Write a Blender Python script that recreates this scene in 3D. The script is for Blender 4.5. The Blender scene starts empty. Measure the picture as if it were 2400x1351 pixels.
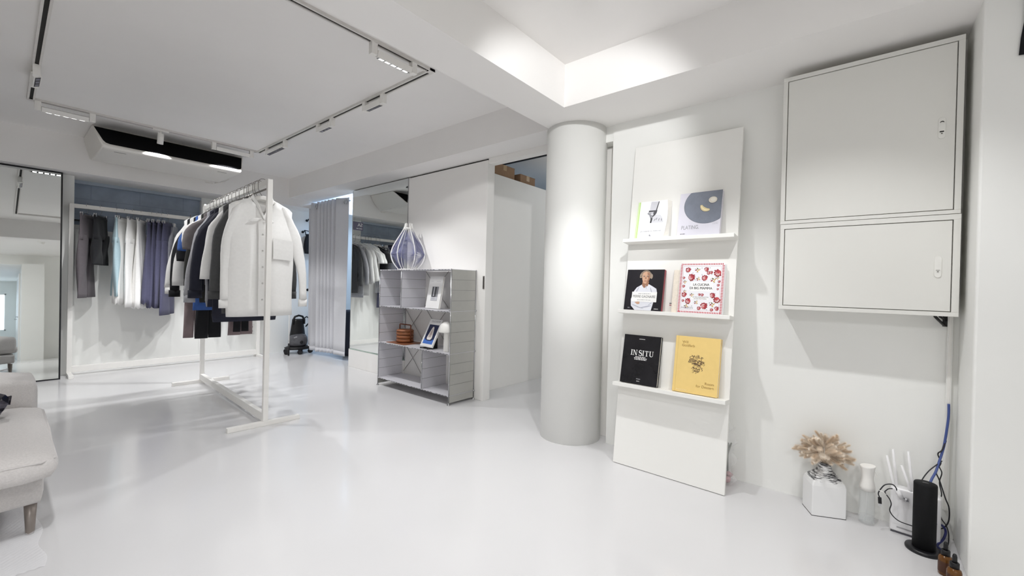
import bpy, bmesh, math, random
from mathutils import Vector, Matrix
PI = math.pi
R = math.radians
S = bpy.context.scene
COL = S.collection

# ------------------------------------------------------------------ camera, world, exposure
cam_d = bpy.data.cameras.new('camera')
cam = bpy.data.objects.new('camera', cam_d)
COL.objects.link(cam)
cam_d.sensor_width = 36.0
cam_d.lens = 36.0 * 991.74 / 2400.0
cam_d.clip_start = 0.02
_y, _p, _r = R(50.327), R(-0.298), R(1.376)
_f = Vector((math.sin(_y) * math.cos(_p), math.cos(_y) * math.cos(_p), math.sin(_p)))
_rt = Vector((math.cos(_y), -math.sin(_y), 0))
_up = _rt.cross(_f)
_r2 = _rt * math.cos(_r) + _up * math.sin(_r)
_u2 = -_rt * math.sin(_r) + _up * math.cos(_r)
cam.matrix_world = Matrix(((_r2.x, _u2.x, -_f.x, 0), (_r2.y, _u2.y, -_f.y, 0), (_r2.z, _u2.z, -_f.z, 1.0), (0, 0, 0, 1)))
S.camera = cam

w = bpy.data.worlds.new('world')
S.world = w
w.use_nodes = True
w.node_tree.nodes['Background'].inputs[0].default_value = (0.9, 0.95, 1.0, 1)
w.node_tree.nodes['Background'].inputs[1].default_value = 0.6
S.view_settings.view_transform = 'Standard'
S.view_settings.look = 'None'
S.view_settings.exposure = 0.20
S.view_settings.gamma = 1.0
S.view_settings.use_curve_mapping = False
S.cycles.max_bounces = 14
S.cycles.diffuse_bounces = 10
S.cycles.glossy_bounces = 6
S.cycles.transparent_max_bounces = 12
S.cycles.caustics_reflective = False
S.cycles.caustics_refractive = False
S.cycles.sample_clamp_indirect = 6.0
S.cycles.use_denoising = True

# light strengths (watts); the lamps themselves stand in their fixtures' builders
W_TRACK = 46.0
W_DOWN = 40.0
W_WASH = 84.0
W_BLUE = 9.0
W_FILL = 29.0  # power of the added fill panel behind the viewpoint
WHITE = (0.985, 0.993, 1.0)
BLUE = (0.50, 0.70, 1.0)

# ------------------------------------------------------------------ materials
def lin(c):
    return tuple((x / 12.92 if x <= 0.04045 else ((x + 0.055) / 1.055) ** 2.4) for x in c)
def hx(h):
    return lin(tuple(int(h[i:i + 2], 16) / 255 for i in (0, 2, 4)))
MATS = {}
def mat(name, col, rough=0.5, metal=0.0, var=0.04, scale=30.0, bump=0.0, spec=0.5, trans=0.0, alpha=1.0, sheen=0.0, emit=0.0, stretch=None, ior=1.45, coat=0.0):
    if name in MATS:
        return MATS[name]
    m = bpy.data.materials.new(name)
    m.use_nodes = True
    nt = m.node_tree
    b = nt.nodes['Principled BSDF']
    c = hx(col) if isinstance(col, str) else col
    tc = nt.nodes.new('ShaderNodeTexCoord')
    mp = nt.nodes.new('ShaderNodeMapping')
    if stretch:
        mp.inputs['Scale'].default_value = stretch
    nt.links.new(tc.outputs['Object'], mp.inputs[0])
    nz = nt.nodes.new('ShaderNodeTexNoise')
    nz.inputs['Scale'].default_value = scale
    nz.inputs['Detail'].default_value = 4
    nt.links.new(mp.outputs[0], nz.inputs['Vector'])
    rp = nt.nodes.new('ShaderNodeValToRGB')
    rp.color_ramp.elements[0].position = 0.3
    rp.color_ramp.elements[1].position = 0.7
    rp.color_ramp.elements[0].color = (*[max(0, x * (1 - var)) for x in c], 1)
    rp.color_ramp.elements[1].color = (*[min(1, x * (1 + var)) for x in c], 1)
    nt.links.new(nz.outputs['Fac'], rp.inputs[0])
    nt.links.new(rp.outputs[0], b.inputs['Base Color'])
    b.inputs['Roughness'].default_value = rough
    b.inputs['Metallic'].default_value = metal
    b.inputs['Specular IOR Level'].default_value = spec
    b.inputs['Transmission Weight'].default_value = trans
    b.inputs['IOR'].default_value = ior
    b.inputs['Alpha'].default_value = alpha
    b.inputs['Sheen Weight'].default_value = sheen
    b.inputs['Coat Weight'].default_value = coat
    if emit:
        b.inputs['Emission Color'].default_value = (*c, 1)
        b.inputs['Emission Strength'].default_value = emit
    if bump:
        bp = nt.nodes.new('ShaderNodeBump')
        bp.inputs['Strength'].default_value = bump
        bp.inputs['Distance'].default_value = 0.01
        nt.links.new(nz.outputs['Fac'], bp.inputs['Height'])
        nt.links.new(bp.outputs[0], b.inputs['Normal'])
    MATS[name] = m
    return m

M_WALL = mat('white_wall_paint', 'ECECE9', 0.7, var=0.01, scale=3, bump=0.02)
M_CEIL = mat('white_ceiling_paint', 'ECEAE8', 0.8, var=0.01, scale=3)
M_FLOOR = mat('glossy_offwhite_epoxy', 'D1D0D1', 0.13, var=0.012, scale=1.2, bump=0.004, spec=0.55)
M_DOOR = mat('white_door_lacquer', 'ECEAE7', 0.45, var=0.006, scale=4)
M_WHITE = mat('white_powder_coat', 'EDEBE7', 0.4, var=0.01)
M_BOARD = mat('white_board_laminate', 'EBEAE6', 0.45, var=0.006, scale=6)
M_CAB = mat('white_cabinet_lacquer', 'DEDDD8', 0.4, var=0.006, scale=5)
M_DARK = mat('dark_gap', '2A2826', 0.8)
M_BLACK = mat('black_plastic', '121214', 0.45, var=0.1)
M_BLACKSAT = mat('black_satin', '18181B', 0.35, var=0.1)
M_CHROME = mat('chrome', 'C8C8CA', 0.15, 1.0)
M_WIRE = mat('hanger_wire', '8E8A86', 0.3, 0.9)
M_MIRROR = mat('mirror_silver', (0.86, 0.885, 0.87), 0.012, 1.0, var=0.0)
M_SLATE = None
M_GLASS = mat('clear_glass', 'FFFFFF', 0.02, trans=1.0, var=0.0)

def tile_mat(name, c1, c2, mortar):
    m = bpy.data.materials.new(name); m.use_nodes = True
    nt = m.node_tree; b = nt.nodes['Principled BSDF']
    tc = nt.nodes.new('ShaderNodeTexCoord'); mp = nt.nodes.new('ShaderNodeMapping')
    mp.inputs['Rotation'].default_value = (R(90), 0, 0)
    nt.links.new(tc.outputs['Object'], mp.inputs[0])
    br = nt.nodes.new('ShaderNodeTexBrick')
    br.inputs['Color1'].default_value = (*hx(c1), 1); br.inputs['Color2'].default_value = (*hx(c2), 1)
    br.inputs['Mortar'].default_value = (*hx(mortar), 1)
    br.inputs['Scale'].default_value = 1.0; br.inputs['Brick Width'].default_value = 0.40; br.inputs['Row Height'].default_value = 0.165
    br.inputs['Mortar Size'].default_value = 0.002
    nt.links.new(mp.outputs[0], br.inputs['Vector'])
    nz = nt.nodes.new('ShaderNodeTexNoise'); nz.inputs['Scale'].default_value = 5; nz.inputs['Detail'].default_value = 6
    nt.links.new(tc.outputs['Object'], nz.inputs['Vector'])
    mx = nt.nodes.new('ShaderNodeMix'); mx.data_type = 'RGBA'; mx.blend_type = 'OVERLAY'
    mx.inputs[0].default_value = 0.5
    nt.links.new(br.outputs['Color'], mx.inputs[6]); nt.links.new(nz.outputs['Fac'], mx.inputs[7])
    nt.links.new(mx.outputs[2], b.inputs['Base Color'])
    b.inputs['Roughness'].default_value = 0.28
    return m
M_SLATE = tile_mat('blue_grey_slate', '95A1B2', '8E9AAB', '7B8797')

# ------------------------------------------------------------------ mesh builder
class MB:
    def __init__(self):
        self.bm = bmesh.new(); self.mats = []
    def mi(self, m):
        if m not in self.mats:
            self.mats.append(m)
        return self.mats.index(m)
    def face(self, vs, m, smooth=False):
        try:
            f = self.bm.faces.new(vs)
        except ValueError:
            return None
        f.material_index = self.mi(m); f.smooth = smooth
        return f
    def poly(self, pts, m):
        return self.face([self.bm.verts.new(p) for p in pts], m)
    def box(self, a, b, m, mtx=None):
        x0, y0, z0 = a; x1, y1, z1 = b
        v = [Vector(p) for p in ((x0, y0, z0), (x1, y0, z0), (x1, y1, z0), (x0, y1, z0), (x0, y0, z1), (x1, y0, z1), (x1, y1, z1), (x0, y1, z1))]
        if mtx:
            v = [mtx @ p for p in v]
        v = [self.bm.verts.new(p) for p in v]
        for q in ((0, 3, 2, 1), (4, 5, 6, 7), (0, 1, 5, 4), (1, 2, 6, 5), (2, 3, 7, 6), (3, 0, 4, 7)):
            self.face([v[i] for i in q], m)
        return self
    def loft(self, rings, m, cap0=True, cap1=True, closed=True, smooth=True):
        vs = [[self.bm.verts.new(p) for p in r] for r in rings]
        n = len(rings[0])
        for i in range(len(vs) - 1):
            for j in range(n if closed else n - 1):
                k = (j + 1) % n
                self.face([vs[i][j], vs[i][k], vs[i + 1][k], vs[i + 1][j]], m, smooth)
        if cap0: self.face(list(reversed(vs[0])), m)
        if cap1: self.face(vs[-1], m)
        return self
    def tube(self, pts, r, m, seg=8, flat=1.0, caps=True, up=None):
        pts = [Vector(p) for p in pts]
        n = len(pts)
        rs = r if isinstance(r, (list, tuple)) else [r] * n
        t0 = (pts[1] - pts[0]).normalized()
        ref = Vector(up) if up else (Vector((0, 0, 1)) if abs(t0.z) < 0.9 else Vector((0, 1, 0)))
        u = (ref - t0 * ref.dot(t0)).normalized()
        rings = []
        for i in range(n):
            t = (pts[min(i + 1, n - 1)] - pts[max(i - 1, 0)]).normalized()
            u = (u - t * u.dot(t)).normalized()
            v = t.cross(u)
            rings.append([pts[i] + (u * math.cos(a) * rs[i] + v * math.sin(a) * rs[i] * flat) for a in [2 * PI * k / seg for k in range(seg)]])
        return self.loft(rings, m, caps, caps)
    def lathe(self, prof, m, seg=24, c=(0, 0, 0), caps=True, sx=1.0, sy=1.0):
        rings = [[(c[0] + r * sx * math.cos(2 * PI * k / seg), c[1] + r * sy * math.sin(2 * PI * k / seg), c[2] + z) for k in range(seg)] for r, z in prof]
        return self.loft(rings, m, caps, caps)
    def prism(self, poly, ax, a, b, m):
        def P(p, t):
            return {0: (t, p[0], p[1]), 1: (p[0], t, p[1]), 2: (p[0], p[1], t)}[ax]
        return self.loft([[P(p, a) for p in poly], [P(p, b) for p in poly]], m, smooth=False)
    def text(self, s, cx, cz, height, m, y, width=None, align='CENTER', maxw=None, bold=0.0):
        cu = bpy.data.curves.new('lettering_outline', 'FONT')
        cu.body = s; cu.size = 1.0; cu.align_x = 'LEFT'; 
        o = bpy.data.objects.new('lettering_outline', cu)
        COL.objects.link(o)
        bpy.context.view_layer.update()
        me = bpy.data.meshes.new_from_object(o.evaluated_get(bpy.context.evaluated_depsgraph_get()))
        if len(me.vertices):
            xs = [v.co.x for v in me.vertices]; ys = [v.co.y for v in me.vertices]
            x0, x1, y0, y1 = min(xs), max(xs), min(ys), max(ys)
            sz = height / max(1e-6, 0.69)
            sx = sz if not width else width / (x1 - x0)
            tw = (x1 - x0) * sx
            ox = cx - (tw / 2 if align == 'CENTER' else (tw if align == 'RIGHT' else 0))
            for k, dx in enumerate((0.0, bold * sz, -bold * sz) if bold else (0.0,)):
                vs = [self.bm.verts.new((ox + (v.co.x - x0) * sx + dx, y - 0.000012 * k, cz + v.co.y * sz)) for v in me.vertices]
                for p in me.polygons:
                    self.face([vs[i] for i in p.vertices], m)
        bpy.data.objects.remove(o); bpy.data.curves.remove(cu); bpy.data.meshes.remove(me)
        return self
    def build(self, name, parent=None, loc=(0, 0, 0), rot=(0, 0, 0), bevel=0.0, solid=0.0, sub=0, smooth=False, recalc=True, segs=2):
        if recalc:
            bmesh.ops.recalc_face_normals(self.bm, faces=self.bm.faces)
        me = bpy.data.meshes.new(name)
        if smooth:
            for f in self.bm.faces: f.smooth = True
        self.bm.to_mesh(me); self.bm.free()
        for m in self.mats: me.materials.append(m)
        o = bpy.data.objects.new(name, me)
        COL.objects.link(o)
        o.location = loc; o.rotation_euler = rot
        if parent: o.parent = parent
        if solid:
            s = o.modifiers.new('solidify', 'SOLIDIFY'); s.thickness = solid; s.offset = 0
        if sub:
            s = o.modifiers.new('subdivision', 'SUBSURF'); s.levels = sub; s.render_levels = sub
        if bevel:
            b = o.modifiers.new('bevel', 'BEVEL'); b.width = bevel; b.segments = segs; b.limit_method = 'ANGLE'; b.angle_limit = R(40)
        return o

def tag(o, label, cat, group=None):
    o['label'] = label; o['category'] = cat
    if group: o['group'] = group
    return o
def thing(name, label, cat, loc=(0, 0, 0), rot=(0, 0, 0), group=None):
    o = bpy.data.objects.new(name, None)
    COL.objects.link(o)
    o.empty_display_size = 0.05
    o.location = loc; o.rotation_euler = rot
    return tag(o, label, cat, group)
def struct(name, mb, parent=None, **k):
    o = mb.build(name, parent, **k)
    if parent is None: o['kind'] = 'structure'
    return o
def bx(name, a, b, m, parent=None, **k):
    return MB().box(a, b, m).build(name, parent, **k)
def sbx(name, a, b, m, **k):
    o = bx(name, a, b, m, **k); o['kind'] = 'structure'
    return o
def dup(root, loc, rot=None, label=None):
    r = root.copy(); COL.objects.link(r); r.location = loc
    if rot is not None: r.rotation_euler = rot
    if label: r['label'] = label
    for ch in list(root.children):
        c = ch.copy(); COL.objects.link(c); c.parent = r
        for g in list(ch.children):
            d = g.copy(); COL.objects.link(d); d.parent = c
    return r
def aim(o, d):
    o.rotation_euler = Vector(d).to_track_quat('-Z', 'Y').to_euler()
def spot(name, loc, d, energy, size, blend, color, parent=None, radius=0.015):
    l = bpy.data.lights.new(name, 'SPOT')
    l.energy = energy; l.spot_size = R(size); l.spot_blend = blend; l.color = color; l.shadow_soft_size = radius
    o = bpy.data.objects.new(name, l); COL.objects.link(o)
    o.location = loc; aim(o, d)
    if parent: o.parent = parent
    return o
def area(name, loc, d, energy, sx, sy, color, parent=None, spread=180):
    l = bpy.data.lights.new(name, 'AREA'); l.shape = 'RECTANGLE'; l.size = sx; l.size_y = sy
    l.energy = energy; l.color = color; l.spread = R(spread)
    o = bpy.data.objects.new(name, l); COL.objects.link(o)
    o.location = loc; aim(o, d)
    if parent: o.parent = parent
    return o

# ------------------------------------------------------------------ setting
sbx('floor', (-3, -6.5, -0.1), (5.6, 6.7, 0), M_FLOOR)
ZL, ZR, ZB = 2.344, 2.30, 2.05
cb = MB()
cb.box((-2.8, 1.60, ZL), (2.45, 6.3, ZL + 0.1), M_CEIL)
cb.box((-2.8, -2.2, ZR), (2.11, 1.40, ZR + 0.1), M_CEIL)
struct('ceiling', cb)
sbx('trim_1', (-2.8, 1.368, ZB), (2.085, 1.63, 2.44), M_CEIL)               # cross beam
sbx('trim_2', (2.085, -2.2, ZB), (2.72, 1.63, 2.44), M_CEIL)                # beam along the right wall
sbx('trim_3', (2.412, 1.63, 2.092), (2.75, 5.88, 2.44), M_CEIL)             # soffit over the mirror wall
sbx('trim_4', (-2.8, 5.88, 1.998), (5.4, 6.5, 2.44), M_CEIL)                # bulkhead over the back wall
# column
cm = MB(); cm.lathe([(0.2, 0), (0.2, ZB)], M_WALL, 64, (2.467, 1.508, 0))
struct('column', cm)
# right wall
sbx('wall_right', (2.50, -0.306, 0), (2.62, 1.257, ZB), M_WALL)
pm = MB()
pm.box((2.2, -2.2, 0), (2.75, -0.306, 2.44), M_WALL)
struct('wall_pillar', pm, bevel=0.008)
sbx('trim_5', (2.602, 1.257, 0), (2.70, 1.352, 1.945), M_DOOR, bevel=0.002)  # far jamb behind the column
sbx('trim_6', (2.51, 1.262, 1.95), (2.70, 1.352, ZB), M_WALL)
# sliding door wall
ds = MB()
ds.box((2.652, 2.50, 0), (2.74, 3.605, 2.076), M_DOOR)
dw = struct('door_1', ds, bevel=0.002)
dm = MB(); dm.box((2.646, 2.508, 0.966), (2.653, 2.524, 1.078), mat('brushed_steel_pull', '8B8784', 0.35, 0.9))
dm.box((2.645, 2.513, 0.975), (2.6465, 2.519, 1.069), M_DARK)
dm.build('door_pull', dw)
dh = MB()
dh.box((2.66, 1.352, 2.046), (2.74, 2.50, 2.092), M_DOOR)
struct('trim_7', dh, bevel=0.002)
sbx('trim_8', (2.675, 1.6, 2.076), (2.75, 4.68, 2.10), M_DARK)              # shadow gap over the sliding door
sbx('wall_mirror', (2.662, 3.605, 0), (2.74, 4.69, 2.084), M_WALL)
pl = MB(); pl.box((2.636, 3.607, 0.0), (2.662, 4.684, 0.205), M_DOOR)
struct('baseboard_mirror', pl, bevel=0.002)
# back wall : pier, recess with slate, white lower panel, white wall
sbx('wall_back_pier', (-2.8, 6.115, 0), (0.455, 6.5, 2.0), M_WALL, bevel=0.003)
sb = MB(); sb.box((0.455, 6.40, 1.3), (1.567, 6.5, 1.97), M_SLATE)
struct('wall_back_slate', sb)
sbx('trim_9', (0.455, 6.345, 1.965), (1.567, 6.41, 2.0), mat('pale_blue_lintel', 'AEB9C6', 0.5))
sbx('wall_back_lower', (0.455, 6.33, 0), (1.567, 6.40, 1.484), M_WALL, bevel=0.003)
sbx('wall_back', (1.567, 6.33, 0), (2.25, 6.5, 2.0), M_WALL)
sbx('wall_back_jog', (2.25, 6.20, 0), (5.4, 6.5, 2.0), M_WALL)
sbx('trim_10', (0.455, 6.33, 1.484), (0.60, 6.40, 1.53), M_WALL)
sbx('trim_11', (0.455, 6.385, 1.575), (0.60, 6.402, 1.59), M_BLACK)
# left and rear rooms
sbx('wall_left', (-2.8, -2.2, 0), (-2.7, 6.5, 2.44), M_WALL)
rw = MB()
rw.box((0.27, -2.32, 0), (2.75, -2.2, 2.44), M_WALL)
rw.box((-2.8, -2.32, 2.09), (0.27, -2.2, 2.44), M_WALL)
rw.box((-2.8, -2.32, 0), (-0.95, -2.2, 2.09), M_WALL)
struct('wall_rear', rw)
sbx('wall_rear_pier', (0.27, -2.2, 0), (0.60, -1.98, 2.09), M_WALL)
cr = MB()
cr.box((0.27, -6.0, 0), (0.36, -2.32, 2.2), M_WALL)
cr.box((-1.05, -6.0, 0), (-0.95, -2.32, 2.2), M_WALL)
cr.box((-1.05, -6.0, 2.09), (0.36, -2.32, 2.2), M_CEIL)
struct('wall_corridor', cr)
ew = MB()
ew.box((-1.05, -6.1, 0), (-0.75, -6.0, 2.2), M_WALL); ew.box((0.08, -6.1, 0), (0.36, -6.0, 2.2), M_WALL)
ew.box((-0.75, -6.1, 0), (0.08, -6.0, 0.75), M_WALL); ew.box((-0.75, -6.1, 1.75), (0.08, -6.0, 2.2), M_WALL)
struct('wall_corridor_end', ew)
wn = MB()
for x in (-0.75, -0.35, 0.05): wn.box((x, -6.07, 0.75), (x + 0.03, -6.02, 1.75), M_WHITE)
for z in (0.75, 1.72): wn.box((-0.75, -6.07, z), (0.08, -6.02, z + 0.03), M_WHITE)
win = struct('window_1', wn)
bx('pane', (-0.75, -6.06, 0.75), (0.08, -6.055, 1.75), mat('daylit_pane', (0.75, 0.88, 1.0), 0.5, emit=3.0), win)
for i, yy in enumerate((-3.3, -4.6)):
    d = MB(); d.box((0.245, yy - 0.42, 0), (0.272, yy + 0.42, 1.98), M_DOOR)
    do = struct('door_%d' % (i + 2), d, bevel=0.004)
    dk = MB(); dk.tube([(0.245, yy + 0.33, 0.98), (0.21, yy + 0.33, 0.98), (0.21, yy + 0.24, 0.98)], 0.008, M_CHROME)
    dk.build('door_handle', do)
# storage and fitting room behind the mirror wall
sbx('wall_partition', (2.90, 2.71, 0), (5.4, 2.79, 2.062), M_DOOR, bevel=0.002)
sbx('wall_storage_end', (5.3, 1.0, 0), (5.4, 6.5, 2.5), M_WALL)
sbx('wall_storage_side', (2.62, 1.0, 0), (5.4, 1.10, 2.5), M_WALL)
sbx('ceiling_storage', (2.75, 1.0, 2.38), (5.4, 6.5, 2.48), M_CEIL)
sbx('trim_12', (3.60, 1.2, 2.365), (3.622, 4.6, 2.381), M_BLACK)
sbx('wall_fitting_room', (2.75, 4.60, 0), (4.2, 4.68, 2.38), M_WALL)
sbx('wall_fitting_room_end', (4.1, 4.68, 0), (4.2, 6.2, 2.38), M_WALL)

# ------------------------------------------------------------------ lighting track and fixtures
M_LENS = mat('lit_lens', (1.0, 0.99, 0.97), 0.3, emit=14.0)
M_LENSDIM = mat('lens_cell', 'A9A7B4', 0.2, 0.6)
M_TRK = mat('track_white', 'D9D6D2', 0.5)
X0, X1, Y0, Y1 = 0.125, 1.702, 2.118, 4.905
tr = thing('lighting_track', 'white rectangular lighting track with a dark slot, fixed to the ceiling above the clothes racks', 'lighting track', ((X0 + X1) / 2, (Y0 + Y1) / 2, ZL))
tm = MB(); hw = 0.020; cxm, cym = (X0 + X1) / 2, (Y0 + Y1) / 2
a, b_ = (X1 - X0) / 2, (Y1 - Y0) / 2
for sx in (-1, 1):
    tm.box((sx * a - hw, -b_ - hw, -0.016), (sx * a - 0.009, b_ + hw, 0), M_TRK); tm.box((sx * a + 0.009, -b_ - hw, -0.016), (sx * a + hw, b_ + hw, 0), M_TRK)
for sy in (-1, 1):
    tm.box((-a - hw, sy * b_ - hw, -0.016), (a + hw, sy * b_ - 0.009, 0), M_TRK); tm.box((-a - hw, sy * b_ + 0.009, -0.016), (a + hw, sy * b_ + hw, 0), M_TRK)
for sx in (-1, 1):
    for sy in (-1, 1):
        tm.box((sx * a - hw, sy * b_ - hw, -0.0165), (sx * a + hw, sy * b_ + hw, 0), M_TRK)
tm.build('rail', tr)
sl = MB()
for sx in (-1, 1): sl.box((sx * a - 0.009, -b_ + 0.03, -0.010), (sx * a + 0.009, b_ - 0.03, -0.002), M_DARK)
for sy in (-1, 1): sl.box((-a + 0.03, sy * b_ - 0.009, -0.010), (a - 0.03, sy * b_ + 0.009, -0.002), M_DARK)
sl.build('slot', tr)

def linear(label, x, y, rz, length, n, lit, tilt, energy=None, size=105):
    """tilt: degrees the head is turned about its long axis (positive = local +Y side)"""
    t = thing('linear_spotlight', label, 'spotlight', (x, y, ZL - 0.016), (0, 0, rz))
    L = length / 2
    for s in (-1, 1):
        f = MB(); f.box((s * L - 0.018, -0.017, -0.066), (s * L + 0.018, 0.017, 0.004), M_WHITE)
        f.build('bracket', t, bevel=0.002)
    head = MB()
    h = 0.020
    head.box((-L + 0.02, -h, -h), (L - 0.02, h, 0.016), M_WHITE)
    ho = head.build('head', t, (0, 0, -0.048), (R(tilt), 0, 0), bevel=0.002)
    lp = MB(); lp.box((-L + 0.03, -0.013, -h - 0.001), (L - 0.03, 0.013, -h + 0.001), M_BLACKSAT)
    lp.build('louvre', ho)
    w_ = (length - 0.07) / n
    for k in range(n):
        c = -L + 0.035 + w_ * (k + 0.5)
        cl = MB(); cl.box((c - w_ * 0.32, -0.009, -h - 0.002), (c + w_ * 0.32, 0.009, -h - 0.0005), M_LENS if lit else M_LENSDIM)
        cl.build('lens', ho)
    d = Vector((0, math.sin(R(tilt)), -math.cos(R(tilt))))
    spot('spotlight_lamp', Vector((0, 0, -0.048)) + d * 0.03, d, energy or W_TRACK, size, 0.35, WHITE, t, 0.02)
    return t
linear("white linear spotlight with five bright cells, on the near track run by the beam", 1.435, Y0, 0, 0.27, 5, True, 16, 17.0)
linear('white linear spotlight with small dark lens cells, nearest the beam on the right track run', X1, 2.748, R(90), 0.23, 4, False, -8, 24.0)
linear('short white linear spotlight in the middle of the right track run', X1, 3.47, R(90), 0.23, 3, False, -6, 34.0)
linear('long white linear spotlight on the right track run, nearest the back corner', X1, 4.46, R(90), 0.42, 6, False, 14, 68.0)
linear("long white linear spotlight on the back track run, right of the cylindrical spotlight", 1.47, Y1, PI, 0.33, 5, False, -14)
linear('long white linear spotlight on the back track run, left of the air conditioner', 0.31, Y1, PI, 0.30, 5, True, -24, 12.0, 80)
linear('short white spotlight on the left track run, its lens facing the room', X0, 4.20, R(-90), 0.26, 3, False, 24)
# cylinder spot
cs = thing('cylinder_spotlight', 'small white cylindrical spotlight hanging from the back track run in front of the air conditioner', 'spotlight', (0.90, Y1, ZL - 0.016))
q = MB(); q.box((-0.055, -0.016, -0.012), (0.055, 0.016, 0.004), M_WHITE); q.tube([(0, 0, -0.012), (0, 0, -0.035)], 0.008, M_WHITE); q.build('adapter', cs, bevel=0.002)
q = MB(); q.tube([(0, -0.012, -0.03), (0, 0.022, -0.12)], 0.023, M_WHITE, 20); q.build('barrel', cs)
q = MB(); q.tube([(0, 0.0215, -0.119), (0, 0.0222, -0.1208)], 0.018, M_LENSDIM, 20); q.build('lens', cs)
spot('spotlight_lamp', (0, 0.028, -0.135), (0, 0.55, -1), W_TRACK * 0.8, 90, 0.4, WHITE, cs)
# recessed downlights in the near bay
def downlight(x, y, label, energy, size, d=(0, 0, -1)):
    t = thing('downlight', label, 'ceiling light', (x, y, ZR))
    f = MB(); f.lathe([(0.036, -0.002), (0.036, -0.006), (0.048, -0.006), (0.050, -0.001)], M_WHITE, 28, caps=False); f.build('trim_ring', t)
    f = MB(); f.lathe([(0.0355, -0.0005), (0.001, -0.0006)], M_LENS, 28, caps=False); f.build('lens', t)
    spot('downlight_lamp', (0, 0, -0.012), d, energy, size, 0.55, WHITE, t, 0.022)
downlight(1.63, 0.945, 'round recessed ceiling downlight at the upper frame edge, between column and wall cabinet', W_DOWN, 98)
downlight(1.64, 0.14, 'round recessed ceiling downlight in front of the white wall cabinet', W_DOWN * 0.85, 98)
downlight(0.10, 0.95, 'round recessed ceiling downlight of the near bay, in front of the sofa', W_DOWN * 1.75, 115)
# wash spotlight behind the viewpoint
ws = thing('ceiling_spotlight', 'white ceiling spotlight of the near bay, turned towards the round column', 'spotlight', (0.45, 0.05, ZR))
q = MB(); q.lathe([(0.04, 0), (0.04, -0.012)], M_WHITE, 24); q.tube([(0, 0, -0.01), (0, 0, -0.03)], 0.007, M_WHITE); q.build('base', ws)
q = MB(); q.tube([(-0.02, -0.015, -0.02), (0.045, 0.03, -0.06)], 0.03, M_WHITE, 20); q.build('barrel', ws)
spot('spotlight_lamp', (0.055, 0.037, -0.066), (1.9, 1.48, -0.66), W_WASH, 44, 0.5, WHITE, ws, 0.025)
# added unseen fill panel, no known fixture, and cool lights of the back rooms
rl = thing('added_fill_panel', 'added unseen fill panel on the ceiling behind the viewpoint, brightening the near bay', 'ceiling light', (-1.2, -0.9, ZR))
q = MB(); q.box((-0.3, -0.3, -0.02), (0.3, 0.3, 0), M_WHITE); q.build('frame', rl)
q = MB(); q.box((-0.285, -0.285, -0.0215), (0.285, 0.285, -0.0195), mat('fill_panel_glow', (1, 0.99, 0.97), 0.4, emit=3.0)); q.build('fill_face', rl)
area('fill_panel_lamp', (0, 0, -0.03), (0, 0, -1), W_FILL, 0.5, 0.5, WHITE, rl)
for nm, loc, e, lb in (('fitting', (3.35, 5.45, 2.38), W_BLUE * 1.4, 'cool white tube light on the fitting room ceiling behind the grey curtain'),
                       ('storage', (4.3, 3.7, 2.38), W_BLUE * 0.5, 'cool white tube light on the storage room ceiling behind the partition'),
                       ('corridor', (-0.3, -3.6, 2.09), W_BLUE * 0.4, 'cool white tube light on the corridor ceiling seen in the left mirror')):
    t = thing('cool_light', lb, 'ceiling light', loc)
    q = MB(); q.box((-0.03, -0.4, -0.03), (0.03, 0.4, 0), M_WHITE); q.build('housing', t)
    q = MB(); q.box((-0.022, -0.38, -0.04), (0.022, 0.38, -0.031), mat('lit_cool_tube', (0.7, 0.85, 1.0), 0.4, emit=4.0)); q.build('tube', t)
    area('cool_lamp', (0, 0, -0.05), (0, 0, -1), e, 0.1, 0.7, BLUE, t)
cl_ = thing('cool_light', 'added fill light with no known source, brightening the partition in the doorway', 'ceiling light', (4.6, 1.9, 2.38))  # lamp added to brighten the partition, no such source known
q = MB(); q.box((-0.03, -0.4, -0.03), (0.03, 0.4, 0), M_WHITE); q.build('housing', cl_)
area('cool_lamp', (0, 0, -0.05), (0, 0, -1), W_BLUE * 0.8, 0.1, 0.7, (0.9, 0.95, 1.0), cl_)

# ------------------------------------------------------------------ air conditioner
ac = thing('air_conditioner', "wide white ceiling air conditioner with a black outlet slot, above the back rack", 'air conditioner', (1.09, 5.88, ZL))
ac.location = (0, 0, 0)
M_AC = mat('white_appliance', 'E4E1DB', 0.35, var=0.006)
def ac_sec(x):
    return x
prof = [(5.31, 2.342), (5.285, 2.330), (5.03, 2.128), (5.045, 2.108), (5.09, 2.102), (5.70, 2.105), (5.80, 2.125), (5.875, 2.25), (5.875, 2.342)]
def acx(z, side):
    t = (2.344 - z) / 0.24
    return (0.49 + 0.045 * t) if side < 0 else (1.69 - 0.11 * t)
q = MB()
q.loft([[(acx(z, -1) + 0.02, y, z) for y, z in prof], [(acx(z, -1), y, z) for y, z in prof], [(acx(z, 1), y, z) for y, z in prof], [(acx(z, 1) - 0.02, y, z) for y, z in prof]][1:3], M_AC, smooth=False)
q.build('body', ac, bevel=0.012, segs=3)
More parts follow.
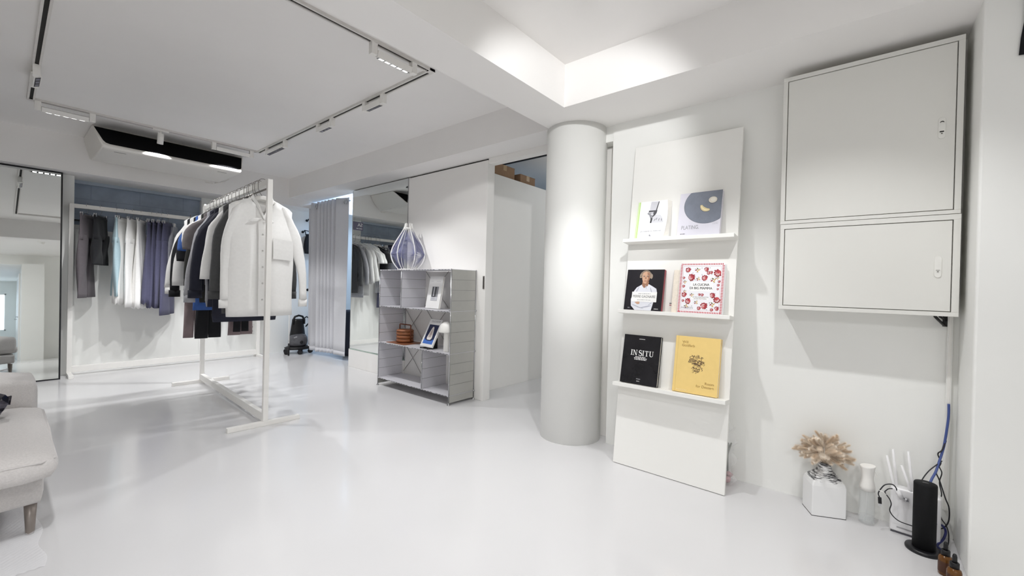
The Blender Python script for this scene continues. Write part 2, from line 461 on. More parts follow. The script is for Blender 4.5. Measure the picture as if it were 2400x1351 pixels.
# slot panel on the slanting front
P0, P1 = Vector((0, 5.283, 2.329)), Vector((0, 5.052, 2.146))
nrm = Vector((0, -(P0.z - P1.z), (P0.y - P1.y))); nrm = Vector((0, nrm.y, -abs(nrm.z))).normalized()
def slot_pt(x, t, off):
    p = P0.lerp(P1, t) + nrm * off
    return (x, p.y, p.z)
q = MB()
out = [(0.505, 0.0)] + [(1.665, 0.0)] + [(1.605, 0.80), (1.59, 0.93), (1.565, 1.0)] + [(0.585, 1.0), (0.56, 0.95), (0.545, 0.82)]
q.loft([[slot_pt(x, t, -0.002) for x, t in out], [slot_pt(x, t, 0.0035) for x, t in out]], mat('black_ac_outlet', '0B0B0D', 0.85, spec=0.15), smooth=False)
q.build('outlet', ac)
q = MB()
for t in (0.22, 0.4, 0.58, 0.76):
    q.loft([[slot_pt(0.60, t, 0.004), slot_pt(1.545, t, 0.004), slot_pt(1.545, t + 0.012, 0.004), slot_pt(0.60, t + 0.012, 0.004)],
            [slot_pt(0.60, t, 0.0065), slot_pt(1.545, t, 0.0065), slot_pt(1.545, t + 0.012, 0.0065), slot_pt(0.60, t + 0.012, 0.0065)]], mat('black_louvre', '17171A', 0.8, spec=0.15), smooth=False)
q.build('louvre', ac)
q = MB(); q.loft([[slot_pt(0.60, -0.02, 0.003), slot_pt(1.56, -0.02, 0.003), slot_pt(1.56, 0.06, 0.003), slot_pt(0.60, 0.06, 0.003)], [slot_pt(0.60, -0.02, 0.008), slot_pt(1.56, -0.02, 0.008), slot_pt(1.56, 0.05, 0.008), slot_pt(0.60, 0.05, 0.008)]], M_AC, smooth=False)
q.build('upper_flap', ac)
q = MB()
for a_, b2 in ((0.62, 0.70), (1.40, 1.48)): q.box((a_, 5.12, 2.0995), (b2, 5.128, 2.1035), mat('grey_mark', '8E8C88', 0.5))
q.build('screw_cover', ac)
q = MB(); q.tube([(1.555, 5.78, 2.105), (1.60, 5.60, 2.107), (1.60, 5.45, 2.110)], 0.004, M_AC, 6); q.box((1.47, 5.79, 2.096), (1.54, 5.81, 2.104), M_AC)
q.build('drain_pipe', ac)

# ------------------------------------------------------------------ display board with ledges and books
LEAN = math.atan(0.109)
bd = thing('display_board', 'tall white board with three narrow book ledges, leaning on the right wall beside the column', 'display board', (2.255, 0.7915, 0.003), (0, LEAN, 0))
bx('panel', (0, -0.2945, 0), (0.018, 0.2945, 1.866), M_BOARD, bd, bevel=0.0015)
LED = (0.462, 0.874, 1.285)
for s in LED:
    bx('ledge', (-0.082, -0.2945, s - 0.02), (0, 0.2945, s), M_BOARD, bd, bevel=0.0015)
BM = Matrix.Translation((2.255, 0.7915, 0.003)) @ Matrix.Rotation(LEAN, 4, 'Y')
M_PAGE = mat('paper_pages', 'E9E6DF', 0.8, var=0.06, scale=200, stretch=(1, 40, 1))

class Art:
    """Printed picture of a cover: flat ink shapes stacked a fifth of a millimetre apart on the front face."""
    def __init__(self, w, h, y): self.mb = MB(); self.w = w; self.h = h; self.y = y; self.k = 1
    def Y(self): return self.y - 0.00005 * self.k
    def up(self): self.k += 1; return self
    def P(self, u, v): return ((u - 0.5) * self.w, self.Y(), v * self.h)
    def poly(self, pts, m, up=True):
        self.mb.poly([self.P(u, v) for u, v in pts], m)
        if up: self.k += 1
        return self
    def ell(self, u, v, ru, rv, m, rot=0, n=20, up=True, a0=0, a1=360):
        pts = []
        cx, cz = (u - 0.5) * self.w, v * self.h
        rx, rz = ru * self.w, rv * self.h
        ca, sa = math.cos(R(rot)), math.sin(R(rot))
        full = a1 - a0 >= 360
        for i in range(n + (0 if full else 1)):
            a = R(a0 + (a1 - a0) * i / n)
            x, z = rx * math.cos(a), rz * math.sin(a)
            pts.append((cx + x * ca - z * sa, self.Y(), cz + x * sa + z * ca))
        self.mb.poly(pts, m)
        if up: self.k += 1
        return self
    def rect(self, u0, v0, u1, v1, m, up=True): return self.poly([(u0, v0), (u1, v0), (u1, v1), (u0, v1)], m, up)
    def arc(self, u, v, r, th, a0, a1, m, n=10, taper=0.3, asp=None, rot=0):
        """curved ink stroke, r and th in fractions of the width"""
        cx, cz = (u - 0.5) * self.w, v * self.h
        vs = []
        for i in range(n + 1):
            t = i / n; a = R(a0 + (a1 - a0) * t + rot)
            hh = th * self.w * 0.5 * (taper + (1 - taper) * math.sin(PI * t))
            rr = r * self.w
            vs.append(((cx + (rr - hh) * math.cos(a), self.Y(), cz + (rr - hh) * math.sin(a)), (cx + (rr + hh) * math.cos(a), self.Y(), cz + (rr + hh) * math.sin(a))))
        for i in range(n):
            self.mb.poly([vs[i][0], vs[i][1], vs[i + 1][1], vs[i + 1][0]], m)
        return self
    def lines(self, u, v, width, rows, m, gap=0.022, th=0.008, align='C', seed=1):
        """rows of small print too fine to read"""
        rnd = random.Random(seed)
        for r_ in range(rows):
            ww = width * rnd.uniform(0.72, 1.0); x = u - ww / 2 if align == 'C' else u; end = x + ww
            while x < end:
                l = rnd.uniform(0.03, 0.10) * width * 2
                l = min(l, end - x)
                self.rect(x, v - r_ * gap, x + l, v - r_ * gap + th, m, False)
                x += l + 0.012
        self.k += 1
        return self

def book(name, label, w_, h_, t, m_cov, place, group=None, cat='book', m_back=None, m_spine=None, yaw=0, soft=0.0):
    o = thing(name, label, cat, (0, 0, 0), (0, 0, 0), group)
    o.matrix_world = place
    c = 0.0025
    q = MB()
    if soft:
        n = 10
        fr = [(-w_ / 2 + w_ * 0, -t)]
    q.box((-w_ / 2, -t, 0), (w_ / 2, -t + c, h_), m_cov)
    q.build('front_cover', o, bevel=0.0006)
    q = MB(); q.box((-w_ / 2, -c, 0), (w_ / 2, 0, h_), m_back or m_cov); q.build('back_cover', o, bevel=0.0006)
    q = MB(); q.box((-w_ / 2 - 0.001, -t + c * 0.4, 0), (-w_ / 2 + c, -c * 0.4, h_), m_spine or m_cov); q.build('spine', o, bevel=0.0006)
    q = MB(); q.box((-w_ / 2 + c, -t + c, 0.003), (w_ / 2 - 0.004, -c, h_ - 0.003), M_PAGE); q.build('pages', o)
    return o
def on_ledge(li, y, t, h, gap, extra=0):
    """bottom back edge on the ledge, top back edge against the board"""
    rel = math.asin(gap / h)
    base = BM @ Matrix.Translation((-gap - 0.0006, y - 0.7915, LED[li] + 0.0006))
    return base @ Matrix.Rotation(rel, 4, 'Y') @ Matrix.Rotation(R(-90), 4, 'Z')

BK = lambda n, c, r=0.4, v=0.03: mat(n, c, r, var=v, scale=20)
I_BLACK, I_WHITE = BK('ink_black', '1A191C'), BK('ink_white', 'F2F1EF')
I_GREY, I_LG, I_DG = BK('ink_grey', '8D8D92'), BK('ink_light_grey', 'C9C9CE'), BK('ink_dark_grey', '4A4A4E')

# --- black book (lower ledge)
W_, H_, T_ = 0.212, 0.272, 0.024
b = book('book', 'black cookbook with white serif title letters on the lowest ledge of the leaning board', W_, H_, T_, mat('black_cover', '1E1D20', 0.25, var=0.25, scale=14), on_ledge(0, 0.950, T_, H_, 0.026), 'cookbooks on the leaning board')
A = Art(W_, H_, -T_)
q = A.mb
def serif_insitu():
    y = A.Y(); z0, hh = 0.158, 0.030; x = -0.056
    def bar(xa, xb, za, zb): q.poly([(xa, y, za), (xb, y, za), (xb, y, zb), (xa, y, zb)], I_WHITE)
    def stem(x, wd, sw=0.0035):
        bar(x, x + wd, z0, z0 + hh); bar(x - sw, x + wd + sw, z0, z0 + 0.0018); bar(x - sw, x + wd + sw, z0 + hh - 0.0018, z0 + hh)
    stem(x, 0.0045); x += 0.013
    # N
    bar(x, x + 0.0018, z0, z0 + hh); bar(x + 0.0175, x + 0.0193, z0, z0 + hh)
    q.poly([(x - 0.001, y, z0 + hh), (x + 0.0045, y, z0 + hh), (x + 0.0193, y, z0), (x + 0.0150, y, z0)], I_WHITE)
    bar(x - 0.0035, x + 0.004, z0, z0 + 0.0018); bar(x - 0.004, x + 0.003, z0 + hh - 0.0018, z0 + hh); bar(x + 0.014, x + 0.0225, z0 + hh - 0.0018, z0 + hh)
    x += 0.034
    # S : thick spine stroke from two arcs
    pts = []
    for i in range(25):
        t = i / 24
        if t < 0.5:
            a = R(40 + 230 * t * 2); pts.append((0.0075 * math.cos(a), 0.0225 + 0.0075 * math.sin(a), 0.0012 + 0.0018 * (t * 2)))
        else:
            a = R(90 - 230 * (t - 0.5) * 2); pts.append((0.0085 * math.cos(a), 0.0078 + 0.0078 * math.sin(a), 0.0030 - 0.0018 * (t - 0.5) * 2))
    cx = x + 0.006
    for i in range(24):
        p, p2 = pts[i], pts[i + 1]
        d = Vector((p2[0] - p[0], p2[1] - p[1])); d.normalize() if d.length else None
        nx, nz = -d.y, d.x
        q.poly([(cx + p[0] - nx * p[2], y, z0 + p[1] - nz * p[2]), (cx + p[0] + nx * p[2], y, z0 + p[1] + nz * p[2]),
                (cx + p2[0] + nx * p2[2], y, z0 + p2[1] + nz * p2[2]), (cx + p2[0] - nx * p2[2], y, z0 + p2[1] - nz * p2[2])], I_WHITE)
    bar(cx + 0.0048, cx + 0.006, z0 + 0.021, z0 + hh); bar(cx - 0.0088, cx - 0.0076, z0, z0 + 0.009)
    x += 0.020
    stem(x, 0.0045); x += 0.013
    bar(x + 0.007, x + 0.0115, z0, z0 + hh); bar(x + 0.0035, x + 0.015, z0, z0 + 0.0018); bar(x - 0.001, x + 0.0195, z0 + hh - 0.0022, z0 + hh)
    bar(x - 0.001, x + 0.0002, z0 + hh - 0.009, z0 + hh); bar(x + 0.0183, x + 0.0195, z0 + hh - 0.009, z0 + hh)
    x += 0.026
    bar(x, x + 0.0045, z0 + 0.008, z0 + hh); bar(x + 0.0165, x + 0.0183, z0 + 0.008, z0 + hh)
    bar(x - 0.0035, x + 0.008, z0 + hh - 0.0018, z0 + hh); bar(x + 0.0135, x + 0.0215, z0 + hh - 0.0018, z0 + hh)
    for i in range(12):
        a, a2 = R(180 + 15 * i), R(195 + 15 * i)
        def U(a, o): return (x + 0.0091 + (0.0091 - o) * math.cos(a), y, z0 + 0.0082 + (0.0088 - o) * math.sin(a))
        o1, o2 = 0.0045 - 0.0027 * i / 12, 0.0045 - 0.0027 * (i + 1) / 12
        q.poly([U(a, 0), U(a2, 0), U(a2, o2), U(a, o1)], I_WHITE)
serif_insitu()
A.up(); A.lines(0.5, 0.545, 0.36, 3, I_WHITE, 0.026, 0.014, seed=3)
A.lines(0.5, 0.915, 0.20, 1, I_WHITE, th=0.012, seed=4); A.lines(0.5, 0.10, 0.12, 1, I_LG, th=0.012, seed=5); A.lines(0.5, 0.055, 0.09, 1, I_WHITE, th=0.014, seed=6)
A.mb.build('cover_lettering', b, recalc=False)

# --- yellow book
W_, H_, T_ = 0.219, 0.291, 0.030
b = book('book', "yellow cookbook with a brown scribbled cluster on its cover, on the lowest ledge", W_, H_, T_, mat('yellow_cover', 'EACB82', 0.5, var=0.02), on_ledge(0, 0.652, T_, H_, 0.020), 'cookbooks on the leaning board')
A = Art(W_, H_, -T_)
I_BR, I_GOLD = BK('ink_brown', '5B4638'), BK('ink_gold_brown', '9A7A3E')
A.rect(0.055, 0.0, 0.062, 1.0, BK('ink_crease', 'D2B26A'))
rnd = random.Random(7)
for i in range(150):
    a = rnd.uniform(0, 2 * PI); rr = math.sqrt(rnd.random())
    uu = 0.49 + 0.19 * rr * math.cos(a) + 0.05 * (rnd.random() - 0.5); vv = 0.52 + 0.155 * rr * math.sin(a)
    if uu < 0.42 and 0.40 < vv < 0.54: uu += 0.12
    A.arc(uu, vv, rnd.uniform(0.012, 0.026), rnd.uniform(0.007, 0.011), 0, rnd.uniform(140, 280), I_BR, 6, rot=rnd.uniform(0, 360))
    A.k = 2 + i % 8
A.k = 11
A.mb.text('Will', (0.15 - 0.5) * W_, 0.875 * H_, 0.0125, I_GOLD, A.Y(), align='LEFT'); A.mb.text('Goldfarb', (0.15 - 0.5) * W_, 0.815 * H_, 0.0125, I_GOLD, A.Y(), align='LEFT')
A.mb.text('Room', (0.92 - 0.5) * W_, 0.185 * H_, 0.0125, I_GOLD, A.Y(), align='RIGHT'); A.mb.text('for Dessert', (0.92 - 0.5) * W_, 0.125 * H_, 0.0125, I_GOLD, A.Y(), align='RIGHT')
A.mb.text('PHAIDON', (0.09 - 0.5) * W_, 0.03 * H_, 0.008, BK('ink_pale_yellow', 'F2DFAE'), A.Y(), align='LEFT')
A.mb.build('cover_print', b, recalc=False)

# --- chef portrait book
W_, H_, T_ = 0.216, 0.236, 0.026
I_RED = BK('ink_wine_red', '8E2C3A')
b = book('book', "dark cookbook with a grey-haired man in chef whites, on the middle ledge", W_, H_, T_, mat('near_black_cover', '1F1D22', 0.35, var=0.1), on_ledge(1, 0.957, T_, H_, 0.022), 'cookbooks on the leaning board', m_back=I_RED, m_spine=None)
q = MB(); q.box((W_ / 2 - 0.003, -T_ + 0.0026, 0.001), (W_ / 2 + 0.001, -0.0026, H_ - 0.001), I_RED); q.build('red_endpaper', b)
A = Art(W_, H_, -T_)
I_COAT, I_COATS, I_SKIN, I_SKIN2, I_HAIR = BK('ink_coat_white', 'DEDFE6'), BK('ink_coat_fold', 'AEB0BC'), BK('ink_skin', 'C79F85'), BK('ink_skin_shade', '9B715A'), BK('ink_grey_hair', '9C8C7C')
A.poly([(0.30, 0.0), (0.74, 0.0), (0.78, 0.18), (0.80, 0.30), (0.86, 0.42), (0.83, 0.53), (0.70, 0.60), (0.60, 0.645), (0.46, 0.64), (0.30, 0.55), (0.24, 0.47), (0.17, 0.26), (0.19, 0.10)], I_COAT)
A.poly([(0.44, 0.60), (0.50, 0.54), (0.60, 0.60), (0.62, 0.70), (0.44, 0.70)], I_SKIN2)
rnd = random.Random(2)
for i in range(16):
    a = R(10 + 160 * i / 15); A.ell(0.52 + 0.125 * math.cos(a), 0.80 + 0.14 * math.sin(a), 0.05, 0.032, I_HAIR, rot=math.degrees(a) + rnd.uniform(-40, 40), n=10, up=False)
A.up(); A.ell(0.395, 0.87, 0.04, 0.02, I_HAIR, 20); A.ell(0.67, 0.83, 0.035, 0.06, I_HAIR)
A.poly([(0.42, 0.84), (0.44, 0.92), (0.52, 0.955), (0.61, 0.92), (0.635, 0.83), (0.62, 0.74), (0.575, 0.665), (0.52, 0.645), (0.465, 0.67), (0.43, 0.75)], I_SKIN)
A.poly([(0.55, 0.93), (0.61, 0.91), (0.635, 0.83), (0.62, 0.74), (0.575, 0.665), (0.545, 0.66), (0.585, 0.78)], I_SKIN2)
for u in (0.472, 0.572): A.ell(u, 0.825, 0.024, 0.010, I_DG, n=10, up=False)
for u in (0.470, 0.575): A.ell(u, 0.85, 0.034, 0.007, I_HAIR, n=10, up=False)
A.up(); A.poly([(0.515, 0.83), (0.53, 0.83), (0.545, 0.765), (0.50, 0.765)], I_SKIN2); A.ell(0.52, 0.715, 0.042, 0.008, BK('ink_mouth', '8A5148'), n=12)
for u, v, ru, rv, ro in ((0.33, 0.50, 0.012, 0.09, -25), (0.70, 0.48, 0.012, 0.09, 20), (0.55, 0.57, 0.01, 0.05, 15), (0.32, 0.10, 0.11, 0.010, -18), (0.60, 0.09, 0.14, 0.012, 14), (0.45, 0.06, 0.10, 0.008, -12), (0.70, 0.16, 0.06, 0.008, 40)):
    A.ell(u, v, ru, rv, I_COATS, ro, 12, False)
A.up(); A.poly([(0.28, 0.19), (0.42, 0.215), (0.42, 0.15), (0.36, 0.14)], I_SKIN)
A.rect(0.19, 0.205, 0.86, 0.445, I_WHITE)
A.mb.text('PIERRE GAGNAIRE', (0.525 - 0.5) * W_, 0.305 * H_, 0.0145, I_BLACK, A.Y(), width=0.60 * W_)
A.lines(0.525, 0.395, 0.42, 1, I_GREY, th=0.012, seed=8); A.lines(0.525, 0.245, 0.42, 1, I_GREY, th=0.010, seed=9)
A.lines(0.14, 0.04, 0.07, 1, I_LG, th=0.02, seed=10); A.lines(0.87, 0.035, 0.12, 1, I_WHITE, th=0.018, seed=11)
A.mb.build('cover_print', b, recalc=False)

# --- red patterned book
W_, H_, T_ = 0.220, 0.268, 0.030
b = book('book', "white cookbook with red bird pattern and a striped red border, on the middle ledge", W_, H_, T_, mat('white_cover', 'E9E8EC', 0.4, var=0.01), on_ledge(1, 0.652, T_, H_, 0.018), 'cookbooks on the leaning board')
A = Art(W_, H_, -T_)
I_R1, I_R2, I_OL, I_YE = BK('ink_red', 'B8474C'), BK('ink_deep_red', '96303A'), BK('ink_olive', '6B6A3C'), BK('ink_ochre', 'CDA757')
n = 26
for i in range(n):
    u = 0.02 + 0.96 * i / n
    for v in (0.008, 0.962): A.rect(u, v, u + 0.022, v + 0.030, I_R1, False)
for i in range(32):
    v = 0.012 + 0.955 * i / 32
    for u in (0.006, 0.945): A.rect(u, v, u + 0.050, v + 0.0165, I_R1, False)
A.up()
for u0, v0, u1, v1 in ((0.075, 0.062, 0.925, 0.065), (0.075, 0.935, 0.925, 0.938), (0.075, 0.062, 0.078, 0.938), (0.922, 0.062, 0.925, 0.938)): A.rect(u0, v0, u1, v1, I_R2, False)
A.up()
def bird(u, v, s, flip=1, rot=0):
    k = A.k
    A.ell(u, v, 0.050 * s, 0.044 * s, I_R1, 0, 16)
    for j in range(7):
        a = R(rot + 20 + 36 * j); A.ell(u + 0.048 * s * math.cos(a) * flip, v + 0.040 * s * math.sin(a), 0.020 * s, 0.013 * s, I_R2, math.degrees(a) * flip, 10, False)
    A.up()
    A.arc(u, v, 0.034 * s, 0.010 * s, 60 + rot, 250 + rot, I_WHITE); A.arc(u + 0.006 * s, v, 0.018 * s, 0.008 * s, 80 + rot, 300 + rot, I_WHITE); A.up()
    A.ell(u - 0.050 * s * flip, v + 0.034 * s, 0.012 * s, 0.010 * s, I_R2, 30, 8, False); A.rect(u - 0.012 * s, v - 0.058 * s, u - 0.006 * s, v - 0.04 * s, I_OL, False); A.rect(u + 0.010 * s, v - 0.058 * s, u + 0.016 * s, v - 0.04 * s, I_OL, False)
    A.k = k
def sprig(u, v, s, rot=0):
    k = A.k
    for j, m in ((0, I_YE), (90, I_OL), (180, I_R2), (270, I_YE)):
        a = R(rot + j); A.ell(u + 0.030 * s * math.cos(a), v + 0.024 * s * math.sin(a), 0.026 * s, 0.010 * s, m, rot + j + 35, 10, False)
    for j in range(3): A.arc(u, v, 0.055 * s, 0.007 * s, rot + 120 * j, rot + 120 * j + 50, I_GREY, 6)
    A.k = k
for u, v, s, f, r0 in ((0.19, 0.86, 1.0, 1, 0), (0.27, 0.71, 1.35, -1, 40), (0.58, 0.70, 1.1, 1, 10), (0.60, 0.87, 0.85, -1, 0), (0.86, 0.80, 1.4, 1, 80), (0.14, 0.36, 0.95, 1, 0), (0.77, 0.36, 1.0, -1, 20), (0.24, 0.235, 1.1, 1, 50), (0.60, 0.15, 1.25, -1, 0), (0.875, 0.28, 1.2, 1, 120), (0.66, 0.80, 0.7, 1, 0), (0.50, 0.065 + 0.035, 0.7, 1, 0), (0.88, 0.11, 0.8, -1, 0), (0.10, 0.70, 0.5, 1, 0), (0.12, 0.24, 0.5, 1, 0), (0.11, 0.53, 0.55, 1, 0), (0.885, 0.56, 0.5, 1, 0), (0.88, 0.455 + 0.03, 0.4, 1, 0), (0.71, 0.81, 0.6, -1, 0), (0.55, 0.365, 0.55, 1, 0), (0.48, 0.37, 0.5, -1, 0), (0.78, 0.08, 0.6, 1, 0), (0.90, 0.63, 0.5, 1, 0)):
    bird(u, v, s, f, r0)
for u, v, s, r0 in ((0.40, 0.86, 1.1, 0), (0.43, 0.68, 0.9, 60), (0.77, 0.66, 1.2, 20), (0.31, 0.36, 0.9, 0), (0.42, 0.215, 0.9, 45), (0.20, 0.13, 1.0, 70), (0.78, 0.185, 1.1, 10), (0.14, 0.43, 0.7, 0), (0.13, 0.62, 0.8, 0), (0.86, 0.70, 0.7, 0)):
    sprig(u, v, s, r0)
for u, v in ((0.50, 0.90), (0.68, 0.90), (0.51, 0.77), (0.36, 0.66), (0.73, 0.77), (0.72, 0.22), (0.33, 0.14), (0.30, 0.80), (0.50, 0.13), (0.67, 0.05 + 0.03)): A.ell(u, v, 0.008, 0.007, I_DG, n=8, up=False)
A.k = 8
A.rect(0.27, 0.435, 0.77, 0.615, I_WHITE); A.rect(0.30, 0.275, 0.70, 0.325, I_WHITE)
A.mb.text('LA CUCINA', (0.51 - 0.5) * W_, 0.545 * H_, 0.0125, I_BLACK, A.Y(), width=0.36 * W_, bold=0.022)
A.mb.text('DI BIG MAMMA', (0.51 - 0.5) * W_, 0.475 * H_, 0.0125, I_BLACK, A.Y(), width=0.50 * W_, bold=0.022)
A.mb.text('LES MEILLEURES RECETTES', (0.51 - 0.5) * W_, 0.308 * H_, 0.006, I_DG, A.Y(), width=0.36 * W_); A.mb.text('DE NOS TRATTORIAS', (0.51 - 0.5) * W_, 0.278 * H_, 0.006, I_DG, A.Y(), width=0.28 * W_)
A.mb.text('PHAIDON', (0.09 - 0.5) * W_, 0.085 * H_, 0.0095, I_GREY, A.Y(), align='LEFT')
A.mb.build('cover_print', b, recalc=False)

# --- cream book behind it
H2 = 0.235
b = thing('book', 'cream linen book with dark red bookmark tabs, peeking out behind the red patterned cookbook', 'book', group='cookbooks on the leaning board')
b.matrix_world = on_ledge(1, 0.706, 0.010, H2, 0.0155)
q = MB(); q.box((-0.095, -0.0145, 0), (0.055, 0.0, H2), mat('cream_linen', 'E3D9CB', 0.85, var=0.06, scale=120)); q.build('cover', b, bevel=0.002)
q = MB()
for z, m in ((0.048, I_BLACK), (0.038, I_RED)): q.box((-0.108, -0.0085, z), (-0.093, -0.0065, z + 0.004), m)
q.build('bookmark', b)
for ch in b.children: ch.location.y = 0

# --- white paperback with chef portrait
W_, H_, T_ = 0.176, 0.222, 0.030
b = thing('book', "white paperback with a green spine and a man in a tall hat, top ledge", 'book', group='cookbooks on the leaning board')
b.matrix_world = on_ledge(2, 0.937, T_, H_, 0.026)
I_GR = BK('ink_green', 'B9D68B')
def soft_rows(y0, y1, x0, x1):
    rows = []
    for i in range(9):
        z = H_ * i / 8
        bend = 0.010 * math.sin(PI * i / 8) + 0.004 * i / 8
        rows.append((z, bend))
    return rows
q = MB(); rings = []
for z, bend in soft_rows(0, 0, 0, 0):
    rings.append([(-W_ / 2, -T_, z), (W_ / 2 - 0.012 + bend, -T_, z), (W_ / 2 - 0.012 + bend, -T_ + 0.001, z), (-W_ / 2, -T_ + 0.001, z)])
q.loft(rings, mat('white_paper_cover', 'EEEEF2', 0.45, var=0.01), smooth=False); q.build('front_cover', b)
q = MB(); rings = []
for z, bend in soft_rows(0, 0, 0, 0):
    rings.append([(-W_ / 2 + 0.001, -T_ + 0.0012, z), (W_ / 2 - 0.014 + bend, -T_ + 0.0012, z), (W_ / 2 + 0.006 + bend * 0.3, -0.0012, z), (-W_ / 2 + 0.001, -0.0012, z)])
q.loft(rings, M_PAGE, smooth=False); q.build('pages', b)
q = MB(); q.box((-W_ / 2, -0.0012, 0), (W_ / 2 + 0.008, 0, H_), mat('white_paper_cover', '')); q.build('back_cover', b)
q = MB(); q.box((-W_ / 2 - 0.001, -T_, 0), (-W_ / 2 + 0.001, 0, H_), I_GR); q.build('spine', b)
A = Art(W_, H_, -T_)
A.rect(0.0, 0.0, 0.075, 1.0, I_GR); A.rect(0.012, 0.0, 0.030, 1.0, BK('ink_pale_green', 'DDECC4'))
A.poly([(0.42, 0.92), (0.40, 0.72), (0.62, 0.72), (0.68, 0.975), (0.43, 0.985)], BK('ink_toque', 'C6C6CC')); A.poly([(0.60, 0.72), (0.64, 0.72), (0.70, 0.975), (0.67, 0.975)], I_DG)
A.poly([(0.37, 0.745), (0.66, 0.74), (0.64, 0.66), (0.57, 0.57), (0.50, 0.52), (0.43, 0.56), (0.39, 0.65)], I_DG)
A.poly([(0.39, 0.70), (0.55, 0.70), (0.54, 0.62), (0.49, 0.56), (0.43, 0.58)], I_LG); A.ell(0.45, 0.67, 0.022, 0.010, I_BLACK, n=8, up=False); A.ell(0.53, 0.67, 0.022, 0.010, I_BLACK, n=8)
A.ell(0.48, 0.60, 0.03, 0.008, I_BLACK, n=8)
A.poly([(0.50, 0.54), (0.62, 0.62), (0.78, 0.60), (0.86, 0.50), (0.89, 0.40), (0.44, 0.40)], I_LG)
A.poly([(0.33, 0.66), (0.42, 0.60), (0.46, 0.50), (0.45, 0.40), (0.50, 0.40), (0.54, 0.52), (0.47, 0.62), (0.38, 0.70)], I_GREY)
for u, v, ro in ((0.66, 0.50, 70), (0.74, 0.48, 75), (0.60, 0.48, 60), (0.82, 0.47, 100)): A.ell(u, v, 0.05, 0.007, I_DG, ro, 10, False)
A.up(); A.poly([(0.46, 0.40), (0.50, 0.40), (0.51, 0.52), (0.47, 0.55)], I_BLACK)
A.mb.text('LA CUISINE DU MARCHÉ', (0.50 - 0.5) * W_, 0.165 * H_, 0.0062, I_DG, A.Y(), width=0.68 * W_)
A.lines(0.66, 0.135, 0.36, 1, I_LG, th=0.006, seed=12)
A.ell(0.50, 0.065, 0.035, 0.030, I_GREY, 40, 10); A.ell(0.52, 0.075, 0.02, 0.018, I_LG, 40, 10)
A.mb.build('cover_print', b, recalc=False)

# --- glossy book with a plate
W_, H_, T_ = 0.215, 0.248, 0.022
b = book('book', 'glossy pale cookbook with a round blue-grey plate photographed on it, on the top ledge', W_, H_, T_, mat('pale_lilac_cover', 'DAD8E2', 0.12, var=0.01, coat=0.5), on_ledge(2, 0.681, T_, H_, 0.028), 'cookbooks on the leaning board')
A = Art(W_, H_, -T_)
M_PL = mat('ink_glossy_slate', '7C828F', 0.12, var=0.08, scale=25, coat=0.6)
pts = []
for i in range(60):
    a = 2 * PI * i / 60; u = 0.66 + 0.545 * math.cos(a); v = 0.70 + 0.435 * math.sin(a)
    pts.append((min(u, 0.997), min(v, 0.997)))
A.poly(pts, BK('ink_plate_rim', '565C69')); pts2 = [(min(0.66 + (u - 0.66) * 0.985, 0.997), min(0.70 + (v - 0.70) * 0.98, 0.997)) for u, v in pts]
A.poly(pts2, M_PL)
A.ell(0.79, 0.78, 0.105, 0.078, BK('ink_plate_shade', '4F5562')); A.ell(0.79, 0.79, 0.098, 0.072, BK('ink_cream', 'DDD6C8')); A.ell(0.80, 0.80, 0.06, 0.045, BK('ink_cream_light', 'EAE5DA'))
I_Y2 = BK('ink_cashew', 'D9C795')
A.arc(0.685, 0.70, 0.155, 0.115, 185, 290, BK('ink_plate_shade', ''), 14, 0.45); A.up(); A.arc(0.685, 0.705, 0.155, 0.098, 187, 288, I_Y2, 14, 0.45); A.up(); A.arc(0.69, 0.71, 0.165, 0.03, 195, 280, BK('ink_cashew_light', 'EBDDB4'), 12, 0.3); A.up()
A.mb.text('PLATING.', (0.10 - 0.5) * W_, 0.155 * H_, 0.021, I_GREY, A.Y(), width=0.42 * W_, align='LEFT')
A.lines(0.085, 0.045, 0.16, 1, I_DG, th=0.016, align='L', seed=14); A.lines(0.83, 0.27, 0.13, 2, I_GREY, 0.03, 0.006, align='L', seed=15)
A.mb.build('cover_print', b, recalc=False)

# bouquet behind the board
bq = thing('wrapped_bouquet', "pink flowers in crumpled clear film, on the floor behind the leaning board's right edge", 'bouquet', (2.42, 0.545, 0))
rnd = random.Random(4)
q = MB()
for i in range(14):
    c = Vector((rnd.uniform(-0.03, 0.03), rnd.uniform(-0.035, 0.03), rnd.uniform(0.015, 0.055)))
    q.lathe([(0.002, -0.012), (0.012, -0.006), (0.014, 0.004), (0.004, 0.012)], mat('pink_petals', 'B88A90', 0.7, var=0.2, scale=90), 8, c)
q.build('flowers', bq)
q = MB()
for i in range(6):
    q.tube([(rnd.uniform(-.02, .02), rnd.uniform(-.03, .02), 0.05), (rnd.uniform(-.02, .02), rnd.uniform(-.03, .02), 0.13), (rnd.uniform(-.02, .02), rnd.uniform(-.04, .02), 0.21)], [0.004, 0.007, 0.002], mat('grey_stems', '7E807A', 0.7), 6)
q.build('stems', bq)
q = MB(); rings = []
for i in range(12):
    z = 0.002 + 0.30 * i / 11; rr = 0.052 + 0.014 * math.sin(i * 1.7)
    rings.append([((rr + rnd.uniform(-.009, .009)) * 0.8 * math.cos(2 * PI * k / 18), (rr + rnd.uniform(-.009, .009)) * math.sin(2 * PI * k / 18), z) for k in range(18)])
q.loft(rings, mat('clear_film', 'F4F4F4', 0.08, alpha=0.22, var=0.0), False, False, smooth=False)
q.build('film_wrap', bq)

